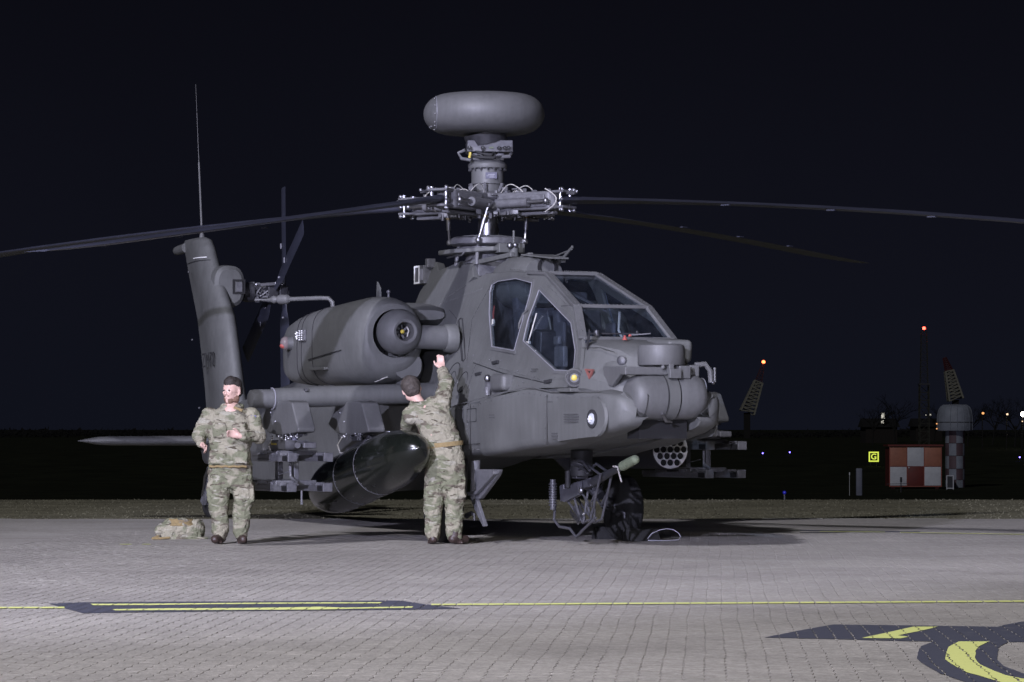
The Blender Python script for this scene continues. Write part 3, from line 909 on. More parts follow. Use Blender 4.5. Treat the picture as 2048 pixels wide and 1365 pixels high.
fz.loft([sec(*q) for q in [(3.44, 2.02, 1.06, .47, .635, .36, 1.62), (3.40, 1.70, 1.05, .62, .635, .37, 1.6), (2.2, 1.70, .935, .62, .635, .42, 1.6), (.80, 1.70, .875, .62, .635, .46, 1.6), (.76, 2.64, .875, .27, .64, .47, 1.6), (.3, 2.60, .84, .29, .645, .5, 1.6),
    (-1.0, 2.5, .66, .32, .65, .5, 1.55), (-2.2, 2.25, .48, .28, .58, .42, 1.45), (-4.0, 1.95, .42, .22, .48, .36, 1.3), (-6.0, 1.7, .45, .16, .36, .27, 1.2), (-8.0, 1.5, .6, .12, .25, .18, 1.1), (-9.25, 1.35, .72, .07, .15, .1, 1.05)]], False, True)
part(fz, 'fuselage', 'paint', angle=30)
KY, KS = .66, .36
def py_(z, off=0.0): return -(KY - KS * (z - 1.65)) - off
NRM = Vector((0, -1, -KS)).normalized()
side_out = [(-1.1, 1.42), (1.2, 1.40), (2.2, 1.53), (2.8, 1.56), (3.44, 1.56), (3.60, 1.66), (3.57, 1.76), (3.43, 2.02), (3.09, 2.34), (2.16, 2.70), (1.15, 2.765), (.55, 2.765), (.1, 2.68), (-.4, 2.60), (-1.1, 2.50)]
pilot_w = [(.862, 2.568), (.85, 2.655), (1.0, 2.688), (1.447, 2.697), (1.895, 2.635), (1.943, 2.526), (2.019, 1.935), (1.397, 1.99), (1.043, 2.336)]
cpg_w = [(2.123, 2.558), (3.097, 2.195), (3.379, 1.924), (3.492, 1.707), (3.076, 1.724), (2.149, 2.031), (2.092, 2.251)]
def on_side(p, off=0.0, sg=1): return Vector((p[0], sg * (py_(p[1]) + .05 * max(0, p[0] - 2.4)), p[1])) + Vector((0, sg * NRM.y, NRM.z)) * off
def inset(poly, d):
    n = len(poly); out = []
    ar = sum(poly[k - 1][0] * poly[k][1] - poly[k][0] * poly[k - 1][1] for k in range(n))
    sg = 1 if ar > 0 else -1
    for k in range(n):
        a, b, c = Vector(poly[k - 1]), Vector(poly[k]), Vector(poly[(k + 1) % n])
        e1, e2 = (b - a).normalized(), (c - b).normalized()
        n1, n2 = Vector((-e1.y, e1.x)) * sg, Vector((-e2.y, e2.x)) * sg
        m = n1 + n2
        m = m / max(.3, m.length_squared) * 2
        out.append(tuple(b + m * d))
    return out
for sg in (1, -1):
    q = MB(); N = Vector((0, sg * NRM.y, NRM.z))
    q.holed([on_side(p, .012, sg) for p in side_out], [[on_side(p, .012, sg) for p in w] for w in (pilot_w, cpg_w)], N * -.035)
    part(q, 'canopy_side_panel', 'paint', angle=20)
    for w in (pilot_w, cpg_w):
        f = MB(); f.holed([on_side(p, .0205, sg) for p in inset(w, -.022)], [[on_side(p, .0205, sg) for p in inset(w, .012)]], N * -.016)
        fo = part(f, 'window_frame', 'paint_gloss', angle=20)
        g = MB(); g.tube([on_side(p, .022, sg) for p in inset(w, .010)] + [on_side(inset(w, .010)[0], .022, sg)], .0045, 5)
        part(g, 'seal', 'seal', fo)
        g = MB(); g.prism([on_side(p, .008, sg) for p in inset(w, .004)], N * -.006)
        part(g, 'pane', 'glass', fo, angle=10)
A = [(3.43, 2.02), (3.09, 2.34), (2.16, 2.70), (1.15, 2.765)]
AV = [Vector((x, py_(z) + w_, z)) for (x, z), w_ in zip(A, (.045, .03, .01, 0))]; AP = [Vector((v.x, -v.y, v.z)) for v in AV]
for k, nm in ((0, 'windscreen_pane'), (1, 'upper_windscreen_pane'), (2, 'roof_pane')):
    a, b, c, d = AV[k], AV[k + 1], AP[k + 1], AP[k]
    nn = (b - a).cross(d - a).normalized()
    if nn.z < 0: nn = -nn
    part(MB().prism([a - nn * .004, b - nn * .004, c - nn * .004, d - nn * .004], nn * -.006), nm, 'glass', angle=10)
fr = MB()
for V in (AV, AP):
    for k in range(2): fr.bar(V[k], V[k + 1], .085, .035)
    fr.bar(V[2], V[2].lerp(V[3], .45), .085, .035)
part(fr, 'canopy_side_rail', 'paint_gloss', bevel=.008)
for k, w_, nm in ((0, .05, 'windscreen_sill'), (1, .05, 'windscreen_cross_frame'), (2, .07, 'roof_cross_frame')):
    part(MB().bar(AV[k] + Vector((0, .0, .004)), AP[k] + Vector((0, 0, .004)), w_, .036), nm, 'paint_gloss', bevel=.008)
rv = MB()
for V in (AV, AP):
    for k in range(3):
        n_ = int((V[k + 1] - V[k]).length / .045)
        for i in range(1, n_): rv.ball(V[k].lerp(V[k + 1], i / n_) + Vector((0, 0, .023)), .006, 6, 4)
for k in (1, 2):
    for i in range(1, 18): rv.ball(AV[k].lerp(AP[k], i / 18) + Vector((0, 0, .024)), .006, 6, 4)
tag(part(rv, 'canopy_rivets', 'paint_gloss'), kind='stuff')
# cockpit interior
for x, z, nm in ((1.42, 1.78, 'pilot_seat'), (2.42, 1.62, 'gunner_seat')):
    s_ = MB()
    s_.prism([(x - .1, -.24, z), (x + .05, -.24, z), (x - .12, -.24, z + .72), (x - .26, -.24, z + .72)], (0, .48, 0))
    s_.box((x + .2, 0, z + .06), (.46, .46, .13)).box((x - .24, 0, z + .80), (.1, .27, .2))
    s_.box((x + .05, -.27, z + .34), (.2, .05, .5)).box((x + .05, .27, z + .34), (.2, .05, .5))
    so_ = part(s_, nm, 'seat', bevel=.035)
    b_ = MB()
    for sy in (-.1, .1): b_.tube([(x + .02, sy, z + .3), (x - .06, sy, z + .5), (x - .17, sy * .8, z + .72)], .014, 6)
    part(b_, 'harness', 'gear', so_)
for x, z, nm in ((2.05, 2.02, 'pilot_instrument_panel'), (3.2, 1.78, 'gunner_instrument_panel')):
    s_ = MB().prism([(x, -.42, z - .35), (x + .22, -.42, z - .35), (x + .26, -.42, z + .1), (x + .06, -.42, z + .13)], (0, .84, 0))
    po = part(s_, nm, 'darkgear', bevel=.02)
    for sy in (-.2, .18): part(MB().box((x + .008, sy, z - .08), (.03, .22, .2), Matrix.Rotation(R(9), 3, 'Y')), 'display', 'black', po, bevel=.006)
part(MB().box((.79, 0, 2.10), (.03, .60, .80)), 'cockpit_bulkhead', 'darkgear')
part(MB().tube([(2.95, -.28, 1.75), (2.98, -.27, 1.95), (2.93, -.24, 2.1)], .018, 8).ball((2.93, -.24, 2.12), .035), 'control_column', 'gear')
part(MB().tube([(2.30, -.46, 2.30), (2.27, -.49, 2.16), (2.24, -.52, 2.02)], .007, 8).box((2.24, -.52, 2.0), (.05, .03, .05)), 'canopy_latch_rod', 'wire')
part(MB().tube([(1.02, -.36, 2.42), (1.06, -.39, 2.34), (1.16, -.43, 2.27)], [.006, .010, .007], 8), 'warning_ribbon', 'red')
part(MB().tube([(1.16, -.43, 2.27), (1.2, -.45, 2.22)], .018, 8), 'ribbon_clip', 'wire')
part(MB().tube([(3.02, .1, 2.30), (2.98, .11, 2.12), (3.1, .12, 1.98)], .012, 8), 'cockpit_cable', 'wire')
for px_, pz_ in ((3.05, 1.9), (2.98, 2.05)): part(MB().ball((px_, .16, pz_), (.05, .04, .06)), 'headset', 'darkgear')
part(MB().bar((2.2, -.3, 2.62), (3.06, -.05, 2.3), .025, .02), 'inner_brace', 'gear')
part(MB().box((2.86, -.45, 1.86), (.22, .05, .2)).box((2.8, -.46, 2.02), (.12, .04, .08)), 'side_console', 'gear', bevel=.01)
# roof fairing and transmission cowling
hp = MB(); hp.loft([sring(x, 0, 2.66, a, b, 2.8) for x, a, b in ((.36, .10, .08), (.48, .17, .15), (.66, .235, .225), (.9, .268, .268), (1.2, .262, .272), (1.38, .245, .258), (1.46, .21, .225))])
part(hp, 'roof_fairing', 'paint', angle=30)
part(MB().lathe((1.475, .03, 2.80), (1, 0, 0), [(.105, -.02), (.105, .012), (.085, .012), (.08, -.05)], 24), 'vent_opening', 'black')
part(MB().prism([(1.25, -.17, 2.925), (1.25, .2, 2.925), (1.80, .12, 2.865), (1.80, -.08, 2.865)], (0, 0, .018)), 'vent_lid', 'paint', bevel=.006)
part(MB().bar((1.6, .1, 2.84), (1.93, .1, 2.985), .018, .03).bar((1.38, .1, 2.90), (1.92, .1, 2.96), .014, .014).box((1.66, .1, 2.87), (.1, .05, .06)), 'roof_antenna', 'paint', bevel=.004)
for sg in (1, -1):
    cw = [(-1.15, 2.50), (-1.12, 2.66), (-1.008, 2.778), (-1.05, 2.965), (-.93, 2.975), (-.768, 2.872), (-.214, 2.95), (.13, 2.902), (.279, 2.759), (.093, 2.655), (-.3, 2.56), (-.5, 2.44)]
    part(MB().prism([on_side(p, .022, sg) for p in cw], Vector((0, .10 * sg, -.02))), 'transmission_cowling', 'paint', bevel=.012)
    part(MB().bar((.13, -.20 * sg, 2.90), (.90, -.10 * sg, 2.955), .06, .05), 'cowling_frame', 'paint', bevel=.01)
part(MB().box((-.05, 0, 2.66), (.8, .40, .2)), 'transmission_deck', 'black')
part(MB().box((-1.12, -.27, 2.83), (.26, .11, .2)).box((-.98, -.25, 2.95), (.07, .1, .10)), 'sensor_box', 'gear', bevel=.01)
part(MB().holed([(-1.255, -.33, 2.735), (-1.11, -.33, 2.735), (-1.11, -.33, 2.93), (-1.255, -.33, 2.93)], [[(-1.24, -.33, 2.755), (-1.125, -.33, 2.755), (-1.125, -.33, 2.91), (-1.24, -.33, 2.91)]], (0, .006, 0)), 'sensor_window', 'white')
part(MB().box((-1.04, -.328, 2.83), (.07, .006, .12)), 'sensor_label', 'seal')
part(MB().box((0, 0, 2.83), (.5, .42, .16)).cyl((0, 0, 2.9), (0, 0, 3.05), .26, .17, 24), 'gearbox', 'gear', bevel=.01)
part(MB().prism([(-.35, -.42, 3.0), (.1, -.42, 3.0), (.38, -.1, 3.02), (.38, .25, 3.02), (-.2, .3, 3.0)], (0, 0, .05)).box((.36, .1, 3.05), (.12, .3, .1)), 'mixer_plate', 'paint', bevel=.012)
part(MB().cyl((.62, .03, 2.88), (.62, .03, 3.08), .05, n=14).cyl((.62, .03, 3.07), (.62, .03, 3.22), .012, n=8), 'actuator', 'paint')
part(MB().ball((.66, -.03, 3.06), .035).ball((.66, .03, 3.065), .03), 'actuator_bolt', 'bolt')
for a in range(6):
    t = a * pi / 3 + .3
    part(MB().cyl((.34 * cos(t), .34 * sin(t), 2.88), (.3 * cos(t), .3 * sin(t), 3.1), .022, n=8), 'control_rod', 'gear')
part(MB().tube([(.1, -.5, 2.95), (.22, -.46, 2.965), (.3, -.42, 2.97), (.32, -.4, 3.0)], .009, 6), 'hydraulic_line', 'steel')
# avionics bays along both sides
for sg in (1, -1):
    st = [(4.38, .38, 1.36, 1.27), (4.365, .44, 1.40, 1.235), (4.33, .50, 1.44, 1.20), (4.26, .548, 1.475, 1.17), (4.0, .592, 1.503, 1.115), (3.4, .667, 1.505, 1.04), (3.15, .70, 1.507, 1.0), (2.82, .738, 1.548, .98), (2.66, .757, 1.552, .968), (2.2, .813, 1.502, .925), (1.80, .862, 1.456, .886), (1.72, .835, 1.446, .90), (1.35, .88, 1.40, .885), (.6, .87, 1.36, .85), (.25, .78, 1.34, .86), (.1, .6, 1.32, .9)]
    rings = []
    for x, yo, zt, zb in st:
        yi = min(.45, yo - .05); r = .045
        h = [(yi, zt + .03), (yo - r * 1.6, zt + .006), (yo - r * .5, zt - .008), (yo - .006, zt - r), (yo, zt - r * 2), (yo - .004, (zt + zb) / 2), (yo - .012, zb + r * 2), (yo - .025, zb + r), (yo - r * 1.2, zb + .012), (yo - r * 3, zb + .002), (.3, zb + .004), (.3, zt)]
        rings.append([Vector((x, -sg * y, z)) for y, z in h])
    fo = part(MB().loft(rings), 'avionics_bay', 'paint', angle=42)
    def fp(x, z, off=0.0):
        for (xa, ya, _, _), (xb, yb, _, _) in zip(st, st[1:]):
            if xa >= x >= xb: y = lerp(ya, yb, (xa - x) / (xa - xb)); break
        return Vector((x, -sg * (y + off), z))
    # raised round-nosed front cover with lamp
    ol = [(3.3, 1.46), (3.9, 1.462)] + [(3.98 + .19 * sin(t), 1.272 + .19 * cos(t)) for t in [pi * k / 10 for k in range(1, 10)]] + [(3.9, 1.085), (3.3, 1.045)]
    q = MB(); n_ = len(ol)
    q.add([fp(x, z, .002) for x, z in ol] + [fp(x, z, .030 if x > 3.4 else .004) - Vector((.012 if x > 3.9 else 0, 0, 0)) for x, z in ol], [tuple(range(n_ - 1, -1, -1)), tuple(range(n_, 2 * n_))] + [(i, (i + 1) % n_, n_ + (i + 1) % n_, n_ + i) for i in range(n_)])
    part(q, 'front_cover', 'paint', fo, bevel=.008)
    c = fp(3.95, 1.255, .025)
    part(MB().lathe(c, (0.1, -sg, 0), [(.088, 0), (.088, .012), (.06, .016), (.055, .008)], 28), 'lamp_ring', 'stencil', fo)
    part(MB().lathe(c + Vector((0, -sg * .006, 0)), (0.1, -sg, 0), [(.056, 0), (.05, .012), (.001, .02)], 24), 'lamp_lens', 'lens', fo)
    part(MB().bar(c + Vector((-.03, -sg * .022, 0)), c + Vector((.03, -sg * .022, 0)), .03, .018).bar(c + Vector((0, -sg * .024, -.03)), c + Vector((0, -sg * .024, .03)), .03, .018), 'lamp_element', 'plate', fo)
    for xs_, zs_ in (((3.10, 3.10), (1.49, 1.005)), ((1.56, 1.56), (1.41, .90)), ((1.82, 1.3), (1.02, 1.0))):
        part(MB().tube([fp(lerp(xs_[0], xs_[1], t), lerp(zs_[0], zs_[1], t), .0025) for t in (0, .25, .5, .75, 1)], .0035, 5), 'panel_seam', 'line', fo)
    hq = [(1.5, 1.36), (1.68, 1.37), (1.68, 1.24), (1.5, 1.23)]
    part(MB().tube([fp(x, z, .003) for x, z in hq + hq[:1]], .003, 5), 'hatch_seam', 'line', fo)
    rv = MB()
    for k in range(60):
        x = 1.2 + k * .052
        if x < 4.2:
            zt = next(lerp(a_[2], b_[2], (a_[0] - x) / (a_[0] - b_[0])) for a_, b_ in zip(st, st[1:]) if a_[0] >= x >= b_[0])
            if k % 2 == 0: rv.ball(fp(x, zt - .04, .0), .0055, 6, 4)
    for z in [1.02 + .05 * k for k in range(10)]: rv.ball(fp(3.06, z, 0), .005, 6, 4); rv.ball(fp(1.50, z - .06, 0), .006, 6, 4)
    for x in [1.3 + .08 * k for k in range(7)]: rv.ball(fp(x, .96, 0), .006, 6, 4)
    tag(part(rv, 'rivets', 'paint_gloss', fo), kind='stuff')
    stn = MB()
    for x0, z0, rows, wd_ in ((3.45, 1.30, 4, .26), (3.18, 1.12, 3, .2), (3.1, 1.42, 1, .08), (2.0, 1.30, 2, .1)):
        for r_ in range(rows):
            x = x0
            while x < x0 + wd_:
                w_ = rnd.uniform(.01, .03); a_, b_ = fp(x, z0 - r_ * .024, .032 if x > 3.4 else .0015), fp(x + w_, z0 - r_ * .024, .032 if x > 3.4 else .0015)
                stn.bar(a_, b_, .0012, .010); x += w_ + .007
    o_ = part(stn, 'stencil_print', 'print', fo); o_['kind'] = 'stuff'
    part(MB().tube([fp(x, z + .004, -.01) for x, z in ((1.1, 1.385), (1.8, 1.46), (2.2, 1.51), (2.66, 1.562), (2.82, 1.558), (3.15, 1.515), (4.0, 1.51))], .006, 5), 'edge_strip', 'paint_gloss', fo)
# sensors, latches and stencils on the starboard side
def cylz(name, c, d, prof, m, parent=None, n=28): return part(MB().lathe(c, d, prof, n), name, m, parent)
for sg in (1, -1):
    d = Vector((.86, -.51 * sg, 0))
    w = cylz('warning_sensor', (3.44, -.56 * sg, 1.645), d, [(.10, -.1), (.098, .0), (.094, .13), (.088, .15), (.078, .155), (.074, .145)], 'paint_gloss')
    cylz('sensor_rim', Vector((3.44, -.56 * sg, 1.645)) + d * .14, d, [(.072, 0), (.068, .014), (.048, .016), (.044, .004)], 'stencil', w)
    cylz('sensor_lens', Vector((3.44, -.56 * sg, 1.645)) + d * .14, d, [(.030, 0), (.027, .014), (.014, .02), (.001, .02)], 'yellow', w)
    part(MB().box((3.42, -.60 * sg, 1.53), (.3, .16, .04)), 'sensor_bracket', 'paint', w, bevel=.01)
    e_ = part(MB().box((2.02, -.70 * sg, 1.62), (.34, .16, .17)).box((1.86, -.69 * sg, 1.57), (.2, .1, .1)), 'antenna_fairing', 'paint_gloss', bevel=.05, segs=3)
    part(MB().ball((1.80, -.77 * sg, 1.665), (.035, .035, .04)), 'antenna_tip', 'steel', e_)
    part(MB().box((1.78, -.76 * sg, 1.60), (.05, .04, .1)).cyl((1.78, -.76 * sg, 1.5), (1.78, -.76 * sg, 1.58), .03, n=10), 'antenna_stem', 'gear', e_)
def loop_line(name, pts, m, r=.004, closed=True, parent=None):
    P = [on_side(p, .0135) for p in pts]
    return part(MB().tube(P + (P[:1] if closed else []), r, 5), name, m, parent)
def circ(cx, cz, r, n=28): return [(cx + r * cos(2 * pi * k / n), cz + r * sin(2 * pi * k / n)) for k in range(n)]
ro = loop_line('roundel_ring', circ(.62, 1.70, .15), 'stencil', .0055)
loop_line('roundel_ring', circ(.62, 1.70, .06), 'stencil', .0045)
loop_line('roundel_ring', circ(.93, 1.645, .105), 'stencil', .005)
loop_line('grip_recess', [(.26, 2.30), (.30, 2.32), (.36, 2.31), (.80, 1.885), (.77, 1.865), (.72, 1.87)], 'stencil', .007)
loop_line('grip_bar', [(.27, 2.30), (.74, 1.875)], 'stencil', .010, False)
loop_line('step_line', [(1.05, 1.84), (1.9, 1.72), (3.05, 1.60)], 'line', .005, False)
loop_line('panel_seam', [(-.1, 2.42), (.25, 2.30), (.28, 1.55)], 'line', .003, False)
loop_line('panel_seam', [(.85, 2.7), (.62, 2.3), (.86, 1.86)], 'line', .0025, False)
loop_line('panel_seam', [(1.12, 1.82), (1.12, 1.52)], 'line', .003, False)
for x, z in ((1.62, 1.83), (1.28, 1.72), (3.0, 1.62)):
    part(MB().bar(on_side((x - .06, z), .02), on_side((x + .07, z + .012), .02), .02, .03), 'door_latch', 'stencil')
part(MB().tube([on_side(p, .03) for p in ((2.02, 2.36), (1.95, 2.31), (1.93, 2.22), (1.97, 2.16))], .012, 8), 'door_handle', 'paint_gloss')
tri = [(3.68, 1.728), (3.79, 1.722), (3.74, 1.63)]
def nose_y(x): return -lerp(.635, .565, (x - 3.44) / .26) if x < 3.7 else -lerp(.565, .49, (x - 3.7) / .22)
part(MB().holed([(x, nose_y(x) - .012, z) for x, z in tri], [[(x, nose_y(x) - .012, z) for x, z in inset(tri, .016)]], (0, .02, 0)), 'warning_triangle', 'redline')
for k in range(40):
    x, z = rnd.uniform(.3, 3.2), rnd.uniform(1.5, 1.95)
    if k % 2: part(MB().ball(on_side((x, z), .012), .0065, 6, 4), 'fastener', 'gear' if k % 5 else 'bolt')
# rivet rows and stencil blocks on the flat side panel
rv = MB()
for (xa, za), (xb, zb_) in (((-.1, 2.42), (.25, 2.30)), ((.28, 2.28), (.28, 1.56)), ((1.12, 1.82), (1.12, 1.52)), ((.85, 2.7), (.62, 2.3)), ((.62, 2.3), (.86, 1.86)), ((1.05, 1.86), (3.05, 1.62)), ((-.4, 1.62), (.2, 1.62)), ((2.06, 1.92), (2.10, 2.50)), ((.66, 2.62), (-.9, 2.44)), ((2.2, 2.62), (3.05, 2.30)), ((3.14, 2.25), (3.44, 1.98))):
    n_ = max(3, int(math.hypot(xb - xa, zb_ - za) / .05))
    for k in range(n_ + 1): rv.ball(on_side((lerp(xa, xb, k / n_), lerp(za, zb_, k / n_)), .013), .0055, 6, 4)
tag(part(rv, 'side_rivets', 'paint_gloss'), kind='stuff')
stn = MB()
for x0, z0, rows, wd_ in ((2.55, 1.75, 2, .12), (.45, 1.98, 2, .10), (1.55, 1.60, 3, .09), (2.75, 2.36, 1, .2), (3.25, 2.10, 1, .12)):
    for r_ in range(rows):
        x = x0
        while x < x0 + wd_:
            w_ = rnd.uniform(.008, .022)
            stn.bar(on_side((x, z0 - r_ * .022), .0128), on_side((x + w_, z0 - r_ * .022), .0128), .0012, .010)
            x += w_ + .006
o_ = part(stn, 'stencil_print', 'print'); o_['kind'] = 'stuff'
# wipers and red tags
part(MB().bar((3.40, -.40, 2.07), (3.41, .12, 2.075), .016, .014).cyl((3.44, -.34, 2.04), (3.44, -.34, 2.10), .03, n=10).ball((3.41, .1, 2.09), .014), 'wiper', 'darkgear')
part(MB().bar((3.41, .02, 2.06), (3.5, .2, 2.075), .012, .012), 'wiper_arm', 'darkgear')
part(MB().lathe((3.62, -.13, 2.005), (0, 0, 1), [(.026, 0), (.02, .014), (.010, .035), (.013, .045)], 10), 'red_tag', 'red')
part(MB().lathe((3.5, -.02, 2.045), (0, 0, 1), [(.018, 0), (.012, .02)], 8), 'red_tag', 'red')
part(MB().bar((3.50, -.47, 1.93), (3.62, -.50, 2.09), .012, .06), 'deflector_blade', 'darkgear', bevel=.003)
loopn = [(3.45, 1.93), (3.75, 1.93), (3.98, 1.88)]
part(MB().tube([(x, -(lerp(.50, .40, (x - 3.45) / .5)) - .015, z) for x, z in loopn], .003, 5), 'nose_seam', 'line')
# nose turrets
part(MB().ball((3.76, -.25, 1.63), (.34, .23, .24), 24, 14).ball((3.76, .25, 1.63), (.34, .23, .24), 24, 14), 'nose_cheek', 'paint')
pn = cylz('night_sight_turret', (4.20, -.03, 1.755), (0, 0, 1), [(.215, 0), (.222, .01), (.222, .15), (.212, .185), (.185, .20), (.01, .205)], 'paint_gloss', n=40)
part(MB().prism([(3.55, .12, 1.80), (4.02, .12, 1.78), (4.05, .12, 2.0), (3.55, .12, 2.03)], (0, .27, 0)), 'turret_fairing', 'paint', bevel=.05, segs=3)
part(MB().lathe((3.98, -.33, 1.80), (.75, -.65, .1), [(.045, -.05), (.045, .03), (.034, .035)], 16), 'sight_lens', 'darkgear')
part(MB().lathe((3.99, -.24, 1.80), (.75, -.65, .1), [(.05, -.05), (.05, .03), (.03, .035)], 16), 'sight_lens', 'darkgear')
yk = MB()
yk.prism([(3.86, -.47, 1.75), (4.30, -.47, 1.74), (4.34, -.47, 1.67), (4.22, -.47, 1.665), (4.05, -.47, 1.56), (3.86, -.47, 1.56)], (0, .05, 0))
yk.box((4.30, -.13, 1.70), (.12, .7, .075)).box((4.33, .12, 1.69), (.14, .12, .12))
part(yk, 'sight_yoke', 'paint_gloss', bevel=.01)
td = MB()
td.lathe((4.25, -.40, 1.46), (0, 1, 0), [(.10, 0), (.15, .012), (.188, .045), (.207, .10), (.213, .15), (.213, .33)], 40)
td = part(td, 'targeting_turret', 'paint_gloss')
part(MB().lathe((4.25, .06, 1.463), (0, 1, 0), [(.21, 0), (.214, .02), (.214, .16), (.205, .22), (.18, .275), (.13, .305), (.08, .315)], 40), 'day_sight_drum', 'paint_gloss', td)
part(MB().lathe((4.25, -.075, 1.46), (0, 1, 0), [(.20, 0), (.222, .004), (.222, .115), (.20, .12)], 40), 'turret_band', 'paint', td)
part(MB().lathe((4.25, .043, 1.46), (0, 1, 0), [(.205, 0), (.205, .018)], 40), 'turret_gap', 'black', td)
part(MB().tube([(4.25 + .225 * cos(t), -.085, 1.46 + .225 * sin(t)) for t in [(-1.4 + 2.6 * k / 14) for k in range(15)]], .005, 5), 'band_seam', 'line', td)
part(MB().tube([(4.25 + .217 * cos(t), -.30 + .0, 1.46 + .217 * sin(t)) for t in [(-1.0 + 1.1 * k / 10) for k in range(11)]] + [(4.25 + .217 * cos(-1.0), -.10, 1.46 + .217 * sin(-1.0))], .003, 5), 'window_seam', 'line', td)
part(MB().tube([(4.40, -.12, 1.30), (4.36, -.06, 1.235), (4.32, .02, 1.225)], [.012, .016, .008], 8), 'lower_clamp', 'steel', td)
part(MB().box((4.37, -.03, 1.72), (.1, .05, .1)).ball((4.38, -.10, 1.735), .022).box((4.42, .0, 1.675), (.05, .12, .09)), 'yoke_clamp', 'paint_gloss', bevel=.006)
part(MB().box((4.22, .27, 1.70), (.16, .11, .12)), 'sight_bracket', 'paint_gloss', bevel=.02)
part(MB().tube([(4.2, .32, 1.76), (4.22, .42, 1.77), (4.22, .47, 1.71), (4.22, .48, 1.60)], .026, 8).tube([(4.22, .52, 1.74), (4.22, .52, 1.6)], .012, 6), 'sight_cable', 'paint_gloss')
part(MB().ball((4.22, .50, 1.60), .022), 'cable_plug', 'bolt')
part(MB().box((4.05, 0, 1.18), (.25, .5, .22)), 'turret_well', 'black')
# engine nacelles
for sg in (1, -1):
    cy = -1.20 * sg
    sx = [(.34, .285, .30, 2.13, 2.1), (.33, .31, .335, 2.12, 2.1), (.28, .345, .385, 2.105, 2.2), (.18, .375, .425, 2.09, 2.3), (.0, .40, .456, 2.08, 2.6), (-.5, .41, .432, 2.068, 3.2), (-1.1, .415, .4125, 2.0425, 3.8), (-1.6, .41, .3775, 2.0125, 4.4), (-1.9, .385, .335, 1.995, 4.6), (-2.08, .34, .295, 1.985, 4.2), (-2.15, .28, .24, 1.985, 3.4)]
    nac = part(MB().loft([sring(x, cy, cz, a, b, p) for x, a, b, cz, p in sx], False, True), 'engine_nacelle', 'paint', angle=30)
    part(MB().loft([sring(.34, cy, 2.13, .285, .30, 2.1), sring(.345, cy + sg * .02, 2.145, .245, .25, 2.0), sring(.24, cy + sg * .02, 2.15, .236, .24, 2.0)], False, False), 'intake_lip', 'paint', nac)
    part(MB().loft([sring(.24, cy + sg * .02, 2.15, .236, .24, 2.0), sring(-.1, cy, 2.14, .2, .22, 2.0)], False, True), 'intake_duct', 'black', nac)
    for x, a, b, cz, p in ((-.95, .416, .419, 2.049, 3.65), (-1.28, .416, .402, 2.032, 4.0), (-1.42, .415, .392, 2.023, 4.2)):
        rg = sring(x, cy, cz, a, b, p); part(MB().tube(rg[8:30] if sg == 1 else rg[:14] + rg[30:], .005, 5), 'cowl_seam', 'line', nac)
    part(MB().tube([(-.1, cy - sg * .408, 1.98), (-.6, cy - sg * .42, 1.94), (-1.05, cy - sg * .424, 1.90)], .006, 5), 'cowl_seam', 'line', nac)
    part(MB().bar((-1.0, cy - sg * .405, 1.80), (-.55, cy - sg * .40, 1.80), .06, .03), 'drain_scoop', 'paint', nac, bevel=.008)
    part(MB().loft([sring(x, -.66 * sg, 2.36, a, b, 3.0) for x, a, b in ((-.12, .22, .05), (-.25, .30, .10), (-.5, .34, .14), (-1.2, .34, .15), (-1.6, .28, .1))]), 'nacelle_fillet', 'paint', nac, angle=40)
    # gearbox nose fairing, hole in front, cross shaft housing
    gb = part(MB().lathe((.36, cy + sg * .03, 2.16), (1, -.04 * sg, .0), [(.13, -.12), (.20, -.06), (.232, .03), (.235, .10), (.215, .18), (.172, .24), (.125, .272), (.098, .265), (.09, .22), (.086, .1)], 36, True, False), 'gearbox_fairing', 'paint_gloss', nac)
    part(MB().cyl((.45, cy + sg * .03, 2.16), (.47, cy + sg * .03, 2.16), .077, n=20), 'fairing_core', 'black', nac)
    part(MB().ball((.52, cy + sg * .03, 2.16), (.025, .022, .022)), 'yellow_cap', 'yellow', nac)
    part(MB().tube([(.53, cy + sg * .075, 2.21), (.57, cy + sg * .08, 2.17), (.55, cy + sg * .07, 2.11)], .007, 6), 'wire', 'wire', nac)
    for k in range(7):
        t = 2 * pi * k / 7 + .4
        part(MB().bar((.485, cy + sg * .03 + .03 * cos(t), 2.16 + .03 * sin(t)), (.485, cy + sg * .03 + .074 * cos(t + .25), 2.16 + .074 * sin(t + .25)), .012, .02), 'vane', 'gear', nac)
    part(MB().lathe((.44, cy + sg * .16, 2.115), (0, sg, -.03), [(.125, 0), (.125, .1), (.123, .38), (.119, .42)], 28), 'cross_shaft_housing', 'paint_gloss', nac)
    part(MB().lathe((.44, -.66 * sg, 2.10), (0, -sg, 0), [(.15, -.10), (.145, .0), (.13, .02), (.12, .02)], 28), 'shaft_collar', 'paint', nac)
    part(MB().loft([sring(.30, cy + sg * .18, 1.82, .15, .14, 2.4), sring(-.2, cy + sg * .25, 1.8, .3, .2, 2.4), sring(-1.0, cy + sg * .3, 1.85, .35, .2, 2.6)]), 'lower_cowl', 'paint', nac, angle=30)
    part(MB().tube([(.3, cy - sg * .05, 1.70), (.1, cy - sg * .1, 1.655), (-.12, cy - sg * .13, 1.655)], .007, 6), 'drain_pipe', 'wire', nac)
    part(MB().box((-.3, cy + .1, 1.62), (.30, .14, .10)).box((.1, cy + .2, 1.64), (.14, .1, .06)), 'strut_fitting', 'paint_gloss', nac, bevel=.01)
    part(MB().lathe((-1.62, cy - sg * .40, 2.09), (-.1, -sg, 0), [(.075, 0), (.07, .03), (.066, .06)], 20), 'lamp_base', 'paint_gloss', nac)
    part(MB().ball((-1.63, cy - sg * .47, 2.09), (.062, .06, .075), 16, 10), 'navigation_lamp', 'navglass', nac)
